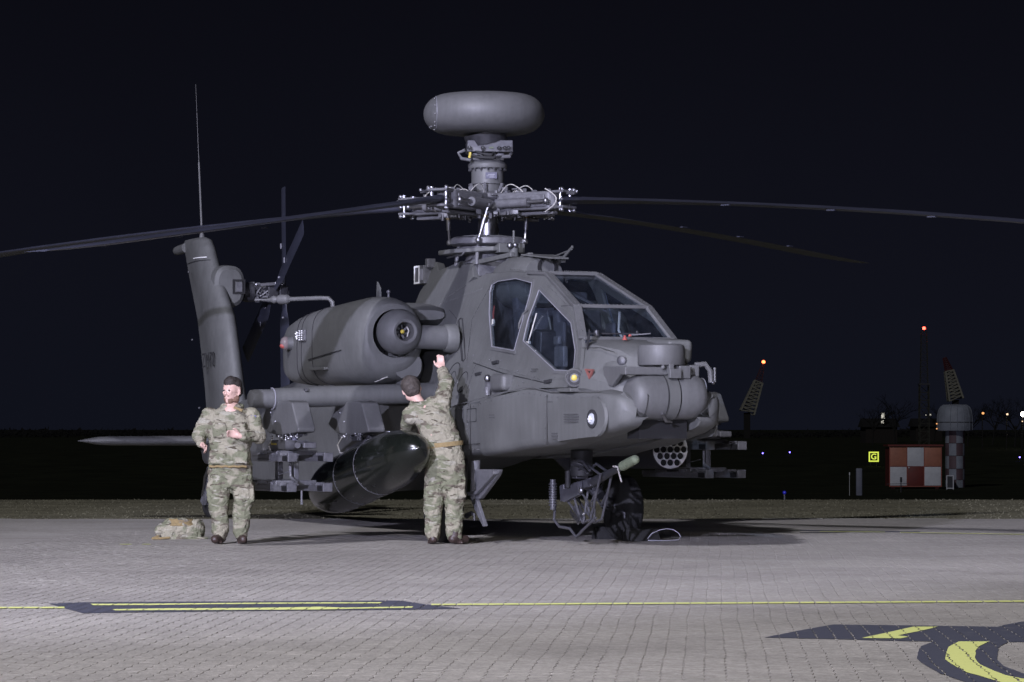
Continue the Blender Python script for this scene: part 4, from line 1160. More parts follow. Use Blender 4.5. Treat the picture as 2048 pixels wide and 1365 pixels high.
    part(MB().ball((-1.62, cy - sg * .495, 2.06), (.035, .045, .03), 10, 6), 'lamp_bulb', 'red', nac)
    part(MB().box((-1.22, cy - sg * .43, 2.165), (.20, .03, .12)), 'sensor_panel', 'gear', nac, bevel=.005)
    dt = MB()
    for i in range(2):
        for k in range(5): dt.ball((-1.25 + .07 * i, cy - sg * .449, 2.21 - .023 * k), .009, 6, 4)
    for dx, dz in ((-.17, .02), (-.14, .03), (-.16, -.01), (-.12, 0), (-.14, -.03)): dt.ball((-1.24 + dx, cy - sg * .43, 2.165 + dz), .013, 6, 4)
    part(dt, 'sensor_lights', 'white', nac)
    bp_ = MB().tube([(-1.10, cy - sg * .12, 2.42), (-1.10, cy - sg * .13, 2.52), (-1.13, cy - sg * .16, 2.56), (-1.2, cy - sg * .22, 2.565), (-1.50, cy - sg * .46, 2.56)], .024, 10)
    ad = part(bp_, 'air_data_boom', 'paint_gloss', nac)
    d_ = Vector((-.66, -sg * .75, -.01)).normalized(); b0 = Vector((-1.50, cy - sg * .46, 2.56))
    part(MB().lathe(b0, d_, [(.026, 0), (.05, .03), (.052, .12), (.045, .14), (.03, .15), (.045, .19), (.02, .24), (.012, .27), (.010, .38), (.02, .40), (.004, .42)], 16), 'probe_head', 'paint_gloss', ad)
    part(MB().box((-1.10, cy - sg * .11, 2.43), (.16, .12, .07)), 'boom_foot', 'paint_gloss', ad, bevel=.012)
# stub wings, pylons
for sg in (1, -1):
    y0, y1 = -.55 * sg, -2.42 * sg
    def foil(y, cz, sc=1.0):
        P = []
        for k in range(24):
            t = 2 * pi * k / 24; c = cos(t)
            x = .15 + (.105 * c if c > 0 else .80 * c)
            z = sin(t) * (.105 if c > 0 else .105 * (1 + c) ** .6 + .004 * abs(c)) * sc
            P.append(Vector((x, y, cz + z)))
        return P
    wz = .0 if sg == 1 else .13
    wg = part(MB().loft([foil(y0, 1.55 + wz * .3), foil(lerp(y0, y1, .5), 1.51 + wz * .6), foil(y1, 1.475 + wz)]), 'stub_wing', 'paint', angle=30)
    part(MB().lathe((.15, y1 - sg * .0, 1.472 + wz), (0, -sg, -.01), [(.108, -.02), (.108, .03), (.096, .035), (.096, .22), (.09, .26), (.06, .28)] if sg == 1 else [(.108, -.02), (.106, .02), (.09, .05), (.05, .07)], 28), 'wing_tip', 'paint_gloss', wg)
    part(MB().tube([(.15 + .11 * cos(t), y1 - sg * .03, 1.472 + wz + .11 * sin(t)) for t in [-1.8 + 3.6 * k / 12 for k in range(13)]], .006, 5), 'tip_seal', 'seal', wg)
    part(MB().cyl((.22, y1 + sg * .30, 1.56), (.27, y1 + sg * .30, 1.565), .018, n=8), 'tie_down', 'bolt', wg)
    for yy, pn_ in ((1.58, 'inboard_pylon'), (2.33, 'outboard_pylon')):
        up = .0 if sg == 1 else .11
        c = [(.55, 1.45), (.66, 1.43), (.85, 1.17), (.84, 1.13), (.62, 1.115), (.3, 1.10), (-.05, 1.12), (-.32, 1.21), (-.16, 1.34), (-.05, 1.44)]
        pl = part(MB().prism([(x, -sg * yy - .095, z + up) for x, z in c], (0, .19, 0)), pn_, 'paint_gloss', bevel=.045, segs=3)
        dm = MB()
        for k in range(16): dm.box((rnd.uniform(-.05, .75), -sg * yy + rnd.uniform(-.08, .08), 1.09 + up + rnd.uniform(-.035, .03)), (rnd.uniform(.02, .12), rnd.uniform(.02, .06), rnd.uniform(.015, .06)))
        part(dm, 'ejector_rack', 'darkgear', pl, bevel=.004)
        db = MB()
        for k in range(14): db.ball((rnd.uniform(-.05, .78), -sg * yy - rnd.uniform(.05, .1), 1.09 + up + rnd.uniform(-.04, .03)), rnd.uniform(.007, .013), 6, 4)
        for k in range(4):
            x = rnd.uniform(0, .7); db.cyl((x, -sg * yy - .09, 1.05 + up), (x + rnd.uniform(-.02, .02), -sg * yy - .09, 1.11 + up), .008, n=6)
        part(db, 'rack_bolts', 'bolt', pl)
        part(MB().tube([(.1, -sg * yy - .09, 1.08 + up), (.02, -sg * yy - .11, 1.0 + up), (.06, -sg * yy - .1, .92 + up), (.2, -sg * yy - .06, .90 + up)], .007, 6), 'arming_wire', 'wire', pl)
        part(MB().ball((.05, -sg * yy - .098, 1.33 + up), .012, 8, 5).ball((.18, -sg * yy - .098, 1.24 + up), .009, 8, 5), 'fastener', 'bolt', pl)
# missile launchers on the outboard pylons
def launcher(yc, up, sg):
    L = part(MB().box((.22, yc, 1.00 + up), (1.0, .13, .10)).prism([(.35, yc - .07, 1.05 + up), (.95, yc - .07, 1.03 + up), (.95, yc - .07, .97 + up), (.35, yc - .07, .95 + up)], (0, .14, 0)).box((-.3, yc, .99 + up), (.2, .2, .12)), 'missile_launcher', 'gear', bevel=.012)
    part(MB().lathe((.62, yc - .1, 1.0 + up), (1, -.12, 0), [(.05, 0), (.05, .2), (.04, .24), (.03, .3), (.03, .36)], 16), 'sensor_tube', 'gear', L)
    part(MB().box((.80, yc - .135, 1.005 + up), (.08, .012, .055)), 'white_label', 'white', L)
    part(MB().box((.05, yc - .068, 1.01 + up), (.14, .006, .02)), 'yellow_label', 'yellow', L)
    part(MB().cyl((.55, yc - .03, 1.05 + up), (.55, yc - .03, 1.10 + up), .04, n=12), 'bolt_collar', 'nameplate', L)
    for zr, xo in ((.88, .0), (.58, -.02)):
        for dy in (-.19, .19):
            q = MB()
            q.box((.18 + xo, yc + dy, zr + up), (1.55, .085, .05)).box((.18 + xo, yc + dy - .04, zr - .03 + up), (1.5, .012, .03)).box((.18 + xo, yc + dy + .04, zr - .03 + up), (1.5, .012, .03))
            q.box((.95 + xo, yc + dy, zr + up), (.03, .10, .09)).box((-.1 + xo, yc + dy, zr + .03 + up), (.3, .1, .04)).box((.4 + xo, yc + dy, zr + .035 + up), (.16, .09, .03)).box((.7 + xo, yc + dy, zr + .03 + up), (.1, .1, .035))
            part(q, 'launch_rail', 'gear', L, bevel=.006)
            part(MB().box((.87 + xo, yc + dy - .045, zr - .012 + up), (.14, .02, .05)), 'rail_shoe', 'black', L)
        part(MB().box((.0 + xo, yc, zr + .04 + up), (.16, .44, .05)).box((.5 + xo, yc, zr + .04 + up), (.12, .44, .05)), 'cross_beam', 'gear', L, bevel=.008)
    for x in (.02, .50):
        part(MB().prism([(x - .05, yc - .03, .62 + up), (x + .05, yc - .03, .62 + up), (x + .04, yc - .03, .96 + up), (x - .04, yc - .03, .96 + up)], (0, .06, 0)), 'strut', 'gear', L, bevel=.012)
    part(MB().tube([(.6, yc - .06, .92 + up), (.58, yc - .08, .8 + up), (.6, yc - .08, .68 + up), (.72, yc - .06, .63 + up)], .016, 8).tube([(.3, yc - .1, .70 + up), (.5, yc - .07, .73 + up)], .006, 5), 'cable', 'gear', L)
launcher(-2.33, 0.0, 1)
launcher(2.33, .11, -1)
# external fuel tank on the starboard inboard pylon
ax0, ax1 = Vector((-.82, -1.58, .465)), Vector((2.02, -1.58, .985))
td_ = (ax1 - ax0).normalized(); TL = (ax1 - ax0).length
prof = []
for k in range(33):
    t = k / 32
    h = t * TL
    r = .292
    if h < .85: r *= math.sqrt(max(0, 1 - ((.85 - h) / .85) ** 2.2))
    if h > TL - 1.0: r *= max(0, 1 - ((h - TL + 1.0) / 1.0) ** 2.3) ** .5
    prof.append((max(r, .004), h))
tk = part(MB().lathe(ax0, td_, prof, 48), 'fuel_tank', 'tank', angle=60)
for h in (1.22, 1.80):
    part(MB().lathe(ax0 + td_ * h, td_, [(.2925, -.006), (.2955, -.003), (.2955, .003), (.2925, .006)], 48, False, False), 'tank_seam', 'gear', tk)
    bt = MB()
    for rg in MB().ring(ax0 + td_ * (h + .035), td_, .293, 28): bt.ball(rg, .0035, 6, 4)
    tag(part(bt, 'tank_bolts', 'bolt', tk), kind='stuff')
part(MB().lathe(ax0 + td_ * 2.1 + Vector((0, 0, .285)), (0, 0, 1), [(.075, 0), (.075, .012), (.05, .016)], 20), 'filler_cap', 'steel', tk)
part(MB().box(ax0 + td_ * 1.25 + Vector((0, 0, .30)), (.7, .08, .07), Matrix.Rotation(R(-10.3), 3, 'Y')), 'tank_saddle', 'darkgear', tk, bevel=.01)
# rocket pod on the port inboard pylon
pc = Vector((1.10, 1.60, .95))
rp = part(MB().lathe(pc + Vector((-.01, 0, 0)), (-1, 0, 0), [(.205, 0), (.208, .05), (.208, 1.5), (.19, 1.62), (.15, 1.66)], 36), 'rocket_pod', 'darkgear')
hol = []
pt = .0785
for r_ in range(-2, 3):
    nn_ = 5 - abs(r_)
    for k in range(nn_): hol.append(((k - (nn_ - 1) / 2) * pt, r_ * pt * .866))
part(MB().holed([pc + Vector((.004, .2 * cos(2 * pi * k / 40), .2 * sin(2 * pi * k / 40))) for k in range(40)], [[pc + Vector((.004, y + .0335 * cos(2 * pi * k / 16), z + .0335 * sin(2 * pi * k / 16))) for k in range(16)] for y, z in hol], (-.006, 0, 0)), 'pod_face', 'plate', rp)
for y, z in hol: part(MB().lathe(pc + Vector((.012, y, z)), (-1, 0, 0), [(.036, 0), (.036, .014)], 16, False, False), 'launch_tube', 'black', rp)
part(MB().cyl(pc + Vector((-.009, 0, 0)), pc + Vector((-.006, 0, 0)), .198, n=36), 'pod_core', 'black', rp)
# main rotor
HZ = 3.53
part(MB().cyl((0, 0, 3.02), (0, 0, 3.47), .098, n=28), 'rotor_mast', 'steel')
sw = part(MB().lathe((0, 0, 3.10), (0, 0, 1), [(.2, -.02), (.37, -.01), (.395, .005), (.395, .06), (.36, .078), (.16, .09)], 40), 'swashplate', 'gear')
part(MB().lathe((0, 0, 3.02), (0, 0, 1), [(.30, 0), (.33, .02), (.33, .05), (.2, .07)], 36), 'stationary_plate', 'gear', sw)
part(MB().lathe((-.05, 0, 3.185), (0, 0, 1), [(.25, 0), (.25, .012), (.1, .02)], 30), 'dust_ring', 'paint', sw)
hub = part(MB().lathe((0, 0, 3.40), (0, 0, 1), [(.12, 0), (.25, .01), (.28, .03), (.26, .06), (.2, .075), (.2, .155), (.27, .17), (.29, .19), (.28, .225), (.18, .25), (.14, .27)], 32), 'rotor_hub', 'gear')
hb = MB()
for k in range(12):
    t = 2 * pi * k / 12
    hb.cyl((.23 * cos(t), .23 * sin(t), 3.62), (.23 * cos(t), .23 * sin(t), 3.66), .02, n=8)
    if k % 2: hb.bar((.15 * cos(t), .15 * sin(t), 3.64), (.2 * cos(t), .2 * sin(t), 3.74), .03, .03)
part(hb, 'hub_bolts', 'gear', hub)
hb = MB()
for k in range(10):
    t = 2 * pi * k / 10 + .2
    hb.ball((.255 * cos(t), .255 * sin(t), 3.46 + .1 * (k % 2)), .016, 8, 5)
part(hb, 'hub_studs', 'bolt', hub)
hc_ = MB()
for k in range(46):
    t = rnd.uniform(0, 2 * pi); r_ = rnd.uniform(.22, .42); z_ = 3.53 + rnd.choice((-1, 1)) * rnd.uniform(.07, .15)
    hc_.box((r_ * cos(t), r_ * sin(t), z_), (rnd.uniform(.03, .10), rnd.uniform(.02, .06), rnd.uniform(.02, .06)), Matrix.Rotation(t + rnd.uniform(-.3, .3), 3, 'Z'))
o_ = part(hc_, 'hub_fittings', 'gear', hub, bevel=.004); o_['kind'] = 'stuff'
hc_ = MB()
for k in range(16):
    t = rnd.uniform(0, 2 * pi); r_ = rnd.uniform(.2, .5)
    hc_.cyl((r_ * cos(t), r_ * sin(t), 3.36 + rnd.uniform(-.03, .04)), (r_ * cos(t), r_ * sin(t), 3.43), rnd.uniform(.012, .03), n=8)
o_ = part(hc_, 'hub_drop_stops', 'darkgear', hub); o_['kind'] = 'stuff'
for b, (az, droop) in enumerate(((-53.0, (.131, .0)), (30.4, (.045, .0065)), (120.4, (.02, .004)), (214.0, (.03, .0045)))):
    U = Vector((cos(R(az)), sin(R(az)), 0)); T = Vector((-U.y, U.x, 0)); Z = Vector((0, 0, 1))
    def L_(u, t, z): return U * u * .84 + T * t * .95 + Z * (HZ + z)
    def pr(pts, z0, z1):
        return MB().prism([L_(u, t, z0) for u, t in pts], Z * (z1 - z0))
    arm = part(pr([(.22, -.15), (.5, -.155), (1.02, -.12), (1.10, -.06), (1.10, .06), (1.02, .12), (.5, .155), (.22, .15)], -.095, .10), 'pitch_housing', 'gear', bevel=.022)
    for sgn in (-1, 1):
        q = MB().prism([L_(.46, sgn * .157, -.07), L_(.98, sgn * .128, -.065), L_(.98, sgn * .128, .065), L_(.46, sgn * .157, .075)], T * sgn * .012)
        part(q, 'cover_plate', 'gear', arm, bevel=.008)
        part(MB().cyl(L_(.34, sgn * .20, -.02), L_(.80, sgn * .205, -.015), .048, n=14), 'lag_damper', 'gear', arm)
        part(MB().cyl(L_(.80, sgn * .205, -.015), L_(1.04, sgn * .19, -.01), .02, n=10).ball(L_(1.05, sgn * .19, -.01), .034, 10, 6), 'damper_rod', 'steel', arm)
        part(pr([(.2, sgn * .10), (.55, sgn * .2), (.62, sgn * .17), (.4, sgn * .06)], -.135, -.085), 'lower_bracket', 'gear', arm, bevel=.01)
        part(MB().tube([L_(.30 + .34 * k_ / 10, sgn * (.11 + .03 * sin(pi * k_ / 10)), .10 + .085 * sin(pi * k_ / 10)) for k_ in range(11)], .0045, 6), 'bonding_wire', 'wire', arm)
    part(pr([(.3, -.05), (1.04, -.05), (1.04, .05), (.3, .05)], -.14, -.105), 'strap_arm', 'gear', arm, bevel=.01)
    part(MB().bar(L_(.62, -.06, .085), L_(.62, -.06, .14), .03, .03).bar(L_(.92, .03, .085), L_(.92, .03, .13), .03, .03).bar(L_(.8, -.1, .085), L_(.8, -.1, .115), .05, .03), 'lug', 'gear', arm)
    fk = MB()
    for z in (-.085, .075): fk.prism([L_(1.0, -.1, z), L_(1.26, -.13, z), L_(1.26, .13, z), L_(1.0, .1, z)], Z * .028)
    part(fk, 'blade_fork', 'gear', arm, bevel=.008)
    st_ = MB()
    for t_ in (-.09, .09):
        st_.cyl(L_(1.19, t_, -.11), L_(1.19, t_, .125), .022, n=10)
        for z in (-.10, .0, .11): st_.ball(L_(1.23, t_ * 1.25, z), .026, 8, 6)
    for t_ in (-.05, .05): st_.cyl(L_(1.07, t_, -.09), L_(1.07, t_, .1), .016, n=8)
    part(st_, 'blade_bolts', 'steel', arm)
    part(MB().tube([L_(1.0 + .2 * sin(pi * k_ / 10), -.14 - .04 * sin(pi * k_ / 10), .12 - .24 * k_ / 10) for k_ in range(11)], .0065, 6), 'lag_wire', 'wire', arm)
    part(MB().bar(L_(1.30, -.1, .07), L_(1.42, -.1, .06), .03, .03).ball(L_(1.44, -.1, .075), .02, 8, 5), 'clip', 'steel', arm)
    # pitch link
    p0 = U * .40 + T * 0.12 + Z * 3.13; p1 = U * .36 + T * .22 + Z * 3.50
    lk = part(MB().cyl(p0, p1, .014, n=10).cyl(p0.lerp(p1, .35), p0.lerp(p1, .68), .024, n=12), 'pitch_link', 'steel')
    part(MB().ball(p0, .034, 12, 8), 'link_end', 'bolt', lk); part(MB().ball(p1, .034, 12, 8), 'link_end', 'bolt', lk)
    part(MB().bar(U * .26 + T * .1 + Z * 3.12, p0, .07, .05), 'swash_arm', 'gear', lk, bevel=.01)
    part(MB().bar(p1, L_(.5, .15, .0), .06, .06), 'pitch_horn', 'gear', lk, bevel=.01)
    part(MB().cyl(p0.lerp(p1, .66), p0.lerp(p1, .69), .026, n=10), 'lock_nut', 'brass', lk)
    # blade
    def bz(u): return -droop[0] * max(0, u - 1.0) - droop[1] * max(0, u - 1.0) ** 2
    rings = []
    for u, ch, th, off in ((.98, .20, .085, 0), (1.3, .24, .075, 0), (1.7, .40, .062, .0), (2.1, .533, .056, 0), (3.0, .533, .046, 0), (4.0, .533, .046, 0), (5.0, .533, .046, 0), (6.0, .533, .044, 0), (6.6, .533, .042, 0), (6.8, .52, .038, -.03), (7.1, .42, .030, -.13), (7.31, .28, .016, -.23)):
        ring = []
        pit = R((2.0, 2.0, 6.0, -2.2)[b])
        for k in range(18):
            t = 2 * pi * k / 18; c = cos(t)
            xx = (.25 * c if c > 0 else .75 * c) * ch      # leading edge towards +T
            zz_ = sin(t) * th / 2 * (1.0 if c > 0 else (1 + c) ** .7 + .03)
            xx += off
            ring.append(U * u + T * (xx * cos(pit) - zz_ * sin(pit)) + Z * (HZ + bz(u) + xx * sin(pit) + zz_ * cos(pit)))
        rings.append(ring)
    bl = part(MB().loft(rings), 'main_rotor_blade', 'blade', angle=40)
    q = MB()
    for u in (3.2, 4.4, 5.5):
        q.box(U * u + T * -.38 + Z * (HZ + bz(u) - .03), (.09, .04, .012), Matrix.Rotation(R(az), 3, 'Z'))
    part(q, 'trim_tab', 'blade', bl)
# mast mounted radar
pd = part(MB().lathe((0, 0, 3.66), (0, 0, 1), [(.15, 0), (.155, .06), (.155, .075), (.17, .08), (.17, .225), (.165, .235), (.2, .245), (.205, .26), (.205, .285), (.19, .30), (.17, .32)], 36), 'radar_pedestal', 'paint_gloss')
q = MB()
for k in range(16):
    t = 2 * pi * k / 16; q.cyl((.19 * cos(t), .19 * sin(t), 3.878), (.19 * cos(t), .19 * sin(t), 3.905), .011, n=6)
part(q, 'flange_bolts', 'bolt', pd)
cvec = Vector((cos(R(-66 + 45)), sin(R(-66 + 45)), 0))
def face_dir(deg): return Vector((cos(R(deg)), sin(R(deg)), 0))
fd_ = face_dir(-20)      # looks towards the apron's front
tt = Vector((-fd_.y, fd_.x, 0))
MR = Matrix((fd_, tt, Vector((0, 0, 1)))).transposed()
nm_ = part(MB().box(fd_ * .168 + tt * .03 + Vector((0, 0, 3.82)), (.01, .12, .065), MR), 'name_plate', 'nameplate', pd)
part(MB().box(fd_ * .174 + tt * .03 + Vector((0, 0, 3.83)), (.004, .07, .008), MR).box(fd_ * .174 + tt * .02 + Vector((0, 0, 3.815)), (.004, .08, .006), MR).box(fd_ * .174 + tt * .04 + Vector((0, 0, 3.802)), (.004, .06, .006), MR), 'plate_print', 'seal', nm_)
eb = part(MB().box((0, .02, 4.13), (.36, .48, .125), Matrix.Rotation(R(-20), 3, 'Z')).box((0, .0, 4.02), (.26, .34, .08), Matrix.Rotation(R(-20), 3, 'Z')), 'radar_electronics', 'gear', bevel=.012)
q = MB(); q2 = MB()
for k, o_ in enumerate((-.20, -.06, .11, .17, .21)):
    c_ = fd_ * .185 + tt * o_ + Vector((0, 0, 4.105)); q.cyl(c_, c_ + fd_ * .03, .022, n=12); q2.ball(c_ + fd_ * .035 + Vector((0, 0, .006)), .007, 6, 4)
part(q, 'connector', 'black', eb); part(q2, 'connector_pin', 'bolt', eb)
part(MB().box(fd_ * .183 + tt * .03 + Vector((0, 0, 4.11)), (.006, .045, .018), MR), 'label', 'cover', eb)
q = MB()
for k in range(6):
    a0 = rnd.uniform(-.22, -.05); a1 = rnd.uniform(.05, .22); z0 = 4.03 + rnd.uniform(-.03, .03)
    q.tube([fd_ * .17 + tt * a0 + Vector((0, 0, z0 + .03)), fd_ * .22 + tt * (a0 * .5) + Vector((0, 0, z0)), fd_ * .22 + tt * (a1 * .5) + Vector((0, 0, z0 - .005)), fd_ * .17 + tt * a1 + Vector((0, 0, z0 + .02))], .012, 7)
part(q, 'radar_cable', 'black', eb)
part(MB().tube([fd_ * .12 + tt * -.24 + Vector((0, 0, 4.09)), fd_ * .1 + tt * -.31 + Vector((0, 0, 4.06)), fd_ * .12 + tt * -.28 + Vector((0, 0, 4.0)), fd_ * .16 + tt * -.18 + Vector((0, 0, 3.98))], .018, 8).tube([fd_ * .2 + tt * .1 + Vector((0, 0, 4.01)), fd_ * .18 + tt * .22 + Vector((0, 0, 4.02)), fd_ * .1 + tt * .25 + Vector((0, 0, 4.07))], .02, 8), 'grey_hose', 'gear', eb)
part(MB().cyl(fd_ * .2 + tt * -.2 + Vector((0, 0, 4.0)), fd_ * .2 + tt * -.19 + Vector((0, 0, 4.06)), .014, n=8), 'yellow_sleeve', 'yellow', eb)
prof = [(.02, -.209)] + [(.25, -.207)] + [(.40 + .237 * cos(t), .205 * sin(t)) for t in [R(-90 + 180 * k / 34) for k in range(35)]] + [(.25, .207)] + [(.02, .208)]
rdm = part(MB().lathe((0, -.04, 4.475), (0, 0, 1), prof, 72), 'radar_radome', 'paint_gloss', angle=60)
part(MB().cyl((0, 0, 4.17), (0, -.03, 4.29), .21, .23, 28), 'radome_mount', 'darkgear', rdm)
pl_n = tt                      # seam of the rear cap, plane across the radome
seam = []
for k in range(41):
    t = R(-84 + 168 * k / 40)
    r_ = .40 + .237 * cos(t); z = .205 * sin(t)
    d0 = .51
    if r_ > d0: seam.append(fd_ * math.sqrt(r_ * r_ - d0 * d0) * 1.002 - tt * d0 + Vector((0, -.04, 4.475 + z)))
part(MB().tube(seam, .0035, 5), 'radome_seam', 'seal', rdm)
q = MB()
for k in range(8):
    a = R(-150 + 9 * k); q.ball(Vector((.572 * cos(a), -.04 + .572 * sin(a), 4.335)), .009, 6, 4)
for k in range(0, len(seam), 6): q.ball(seam[k] - tt * .02, .007, 6, 4)
part(q, 'radome_fasteners', 'bolt', rdm)
# tail: fin, gearbox, tail rotor, stabilator, wheel
def fin_ring(z, te, le, h):
    P = []
    for k in range(22):
        t = 2 * pi * k / 22; c = cos(t)
        ch = le - te
        x = te + ch * (.70 + (.30 * c if c > 0 else .70 * c))
        y = h * sin(t) * (1 if c > 0 else (1 + c) ** .65 + .16 * (c < -.85))
        P.append(Vector((x, y, z)))
    return P
fn = part(MB().loft([fin_ring(*q) for q in ((.80, -9.25, -7.6, .16), (1.69, -9.455, -8.05, .165), (2.2, -9.62, -8.24, .16), (2.63, -9.77, -8.42, .155), (3.2, -10.12, -8.94, .14), (3.55, -10.31, -9.20, .13), (3.66, -10.37, -9.30, .11), (3.70, -10.3, -9.45, .05))]), 'tail_fin', 'paint', angle=40)
part(MB().lathe((-10.25, 0, 3.60), (-1, 0, -.05), [(.065, 0), (.062, .3), (.055, .42), (.03, .47)], 20), 'tail_lamp', 'paint', fn)
part(MB().tube([Vector((p.x, p.y * 1.01 - .002, p.z)) for p in fin_ring(3.38, -10.22, -9.08, .136)[12:22]], .006, 5), 'fin_seam', 'line', fn)
part(MB().tube([Vector((p.x, p.y * 1.015 - .003, p.z)) for p in fin_ring(3.42, -10.24, -9.10, .135)[16:21]], .008, 5), 'bright_strip', 'white', fn)
part(MB().lathe((-9.58, 0, 3.69), (-.13, 0, 1), [(.04, 0), (.03, .05), (.014, .09), (.012, 1.0), (.008, 1.02), (.0042, 1.06), (.0022, 2.08)], 10), 'whip_antenna', 'paint_gloss', fn)
gbx = part(MB().loft([sring(x, .13, 3.03, a, b, 2.7, 32) for x, a, b in ((-9.95, .02, .02), (-9.85, .10, .12), (-9.5, .19, .22), (-9.2, .215, .27), (-8.95, .22, .28), (-8.84, .205, .265), (-8.80, .16, .22))]), 'tail_gearbox', 'paint', fn, angle=30)
part(MB().holed([(-8.805, .16, 2.93), (-8.805, .33, 2.93), (-8.805, .33, 3.12), (-8.805, .16, 3.12)], [[(-8.805, .185, 2.955), (-8.805, .305, 2.955), (-8.805, .305, 3.095), (-8.805, .185, 3.095)]], (.02, 0, 0)), 'air_scoop', 'black', gbx)
part(MB().box((-8.80, .25, 3.02), (.02, .08, .12)), 'scoop_mesh', 'gear', gbx)
for pxx, pzz in ((-9.75, 3.25), (-9.6, 2.35), (-9.3, 1.45)): part(MB().ball((pxx, -.13, pzz), .016, 8, 5), 'fin_stud', 'darkgear', fn)
text_mesh('serial_number', 'ZM70', .27, 'stencil', fn, Matrix.Translation((-8.80, -.172, 2.06)) @ Matrix(((.88, .05, .05, 0), (0.04, 0, -1, 0), (0.1, 1.0, 0, 0), (0, 0, 0, 1))))
TR = Vector((-9.1, 0, 2.97))
part(MB().lathe(TR + Vector((0, .40, 0)), (0, 1, 0), [(.12, 0), (.13, .05), (.13, .13), (.10, .14), (.06, .16), (.055, .50)], 24), 'tail_rotor_shaft', 'darkgear')
th_ = part(MB().box(TR + Vector((0, .80, 0)), (.16, .14, .16)).box(TR + Vector((0, .95, 0)), (.14, .12, .18)).cyl(TR + Vector((0, .6, 0)), TR + Vector((0, 1.04, 0)), .05, n=14), 'tail_rotor_hub', 'darkgear', bevel=.012)
q, q2 = MB(), MB()
for k in range(4):
    t = R(40 + 90 * k)
    o_ = Vector((cos(t), 0, sin(t)))
    q.cyl(TR + o_ * .13 + Vector((0, .56, 0)), TR + o_ * .17 + Vector((0, .90, 0)), .014, n=8)
    q.bar(TR + o_ * .03 + Vector((0, .57, 0)), TR + o_ * .17 + Vector((0, .57, 0)), .05, .03)
    q2.ball(TR + o_ * .15 + Vector((0, .55, 0)), .025, 8, 5).ball(TR + o_ * .17 + Vector((0, .9, 0)), .024, 8, 5).ball(TR + o_ * .07 + Vector((0, .78, 0)), .016, 8, 5)
part(q, 'pitch_rod', 'gear', th_); part(q2, 'rod_end', 'steel', th_)
q = MB()
for k in range(9): q.tube([TR + Vector((rnd.uniform(-.1, .1), .52, rnd.uniform(-.12, .1))), TR + Vector((rnd.uniform(-.14, .14), .62, rnd.uniform(-.12, .12))), TR + Vector((rnd.uniform(-.1, .1), .72, rnd.uniform(-.12, .1)))], .012, 6)
part(q, 'hub_linkage', 'gear', th_)
for ang, yo in ((91.5, .98), (271.5, .98), (35, .83), (215, .83)):
    a = R(ang); d = Vector((cos(a), 0, sin(a))); c_ = Vector((-sin(a), 0, cos(a)))
    rings = []
    for u, ch, tk_ in ((.10, .10, .05), (.24, .14, .045), (.38, .25, .034), (.9, .25, .03), (1.36, .25, .026), (1.395, .24, .012)):
        rg = []
        for k in range(12):
            t = 2 * pi * k / 12; cc = cos(t)
            rg.append(TR + Vector((0, yo, 0)) + d * u + c_ * (cc * ch / 2) + Vector((0, sin(t) * tk_ / 2 * (1 if cc > 0 else .15 + .85 * (1 + cc)) + cc * ch / 2 * .14, 0)))
        rings.append(rg)
    tb = part(MB().loft(rings), 'tail_rotor_blade', 'blade', angle=40)
    part(MB().box(TR + d * .62 + Vector((0, yo - .022, 0)) + c_ * .06, (.03, .008, .07)).ball(TR + d * .33 + Vector((0, yo - .02, 0)), .014, 8, 5), 'blade_marker', 'seal', tb)
# stabilator
for sg in (1, -1):
    rings = []
    for y, ch, tk_, sw_ in ((.0, .95, .13, 0), (1.45, .84, .12, .0), (1.62, .76, .10, .0), (1.74, .5, .05, -.06), (1.80, .22, .02, -.12)):
        rg = []
        for k in range(18):
            t = 2 * pi * k / 18; cc = cos(t)
            rg.append(Vector((-8.95 + sw_ + (.28 * cc if cc > 0 else .72 * cc) * ch, -sg * y, 1.02 - .0 * y + sin(t) * tk_ / 2 * (1 if cc > 0 else (1 + cc) ** .7 + .04))))
        rings.append(rg)
    part(MB().loft(rings), 'stabilator', 'paint_gloss', angle=50)
# wheels
def wheel(c, r, w, name):
    wo = part(MB().lathe(Vector(c) + Vector((0, -w / 2, 0)), (0, 1, 0), [(r * .52, .01), (r * .60, 0), (r * .86, .012), (r * .96, .04), (r, w * .32), (r, w * .68), (r * .96, w - .04), (r * .86, w - .012), (r * .60, w), (r * .52, w - .01)], 44), name, 'rubber', angle=50)
    part(MB().lathe(Vector(c) + Vector((0, -w / 2 + .02, 0)), (0, 1, 0), [(.04, -.03), (.06, 0), (r * .5, .01), (r * .53, .03), (r * .53, w - .06), (r * .5, w - .05), (.06, w - .04), (.04, w - .01)], 28), 'rim', 'darkgear', wo)
    gv = MB()
    for k in (.38, .5, .62): gv.lathe(Vector(c) + Vector((0, -w / 2 + w * k, 0)), (0, 1, 0), [(r + .0015, -.006), (r + .0015, .006)], 44, False, False)
    part(gv, 'tread_groove', 'black', wo)
    return wo
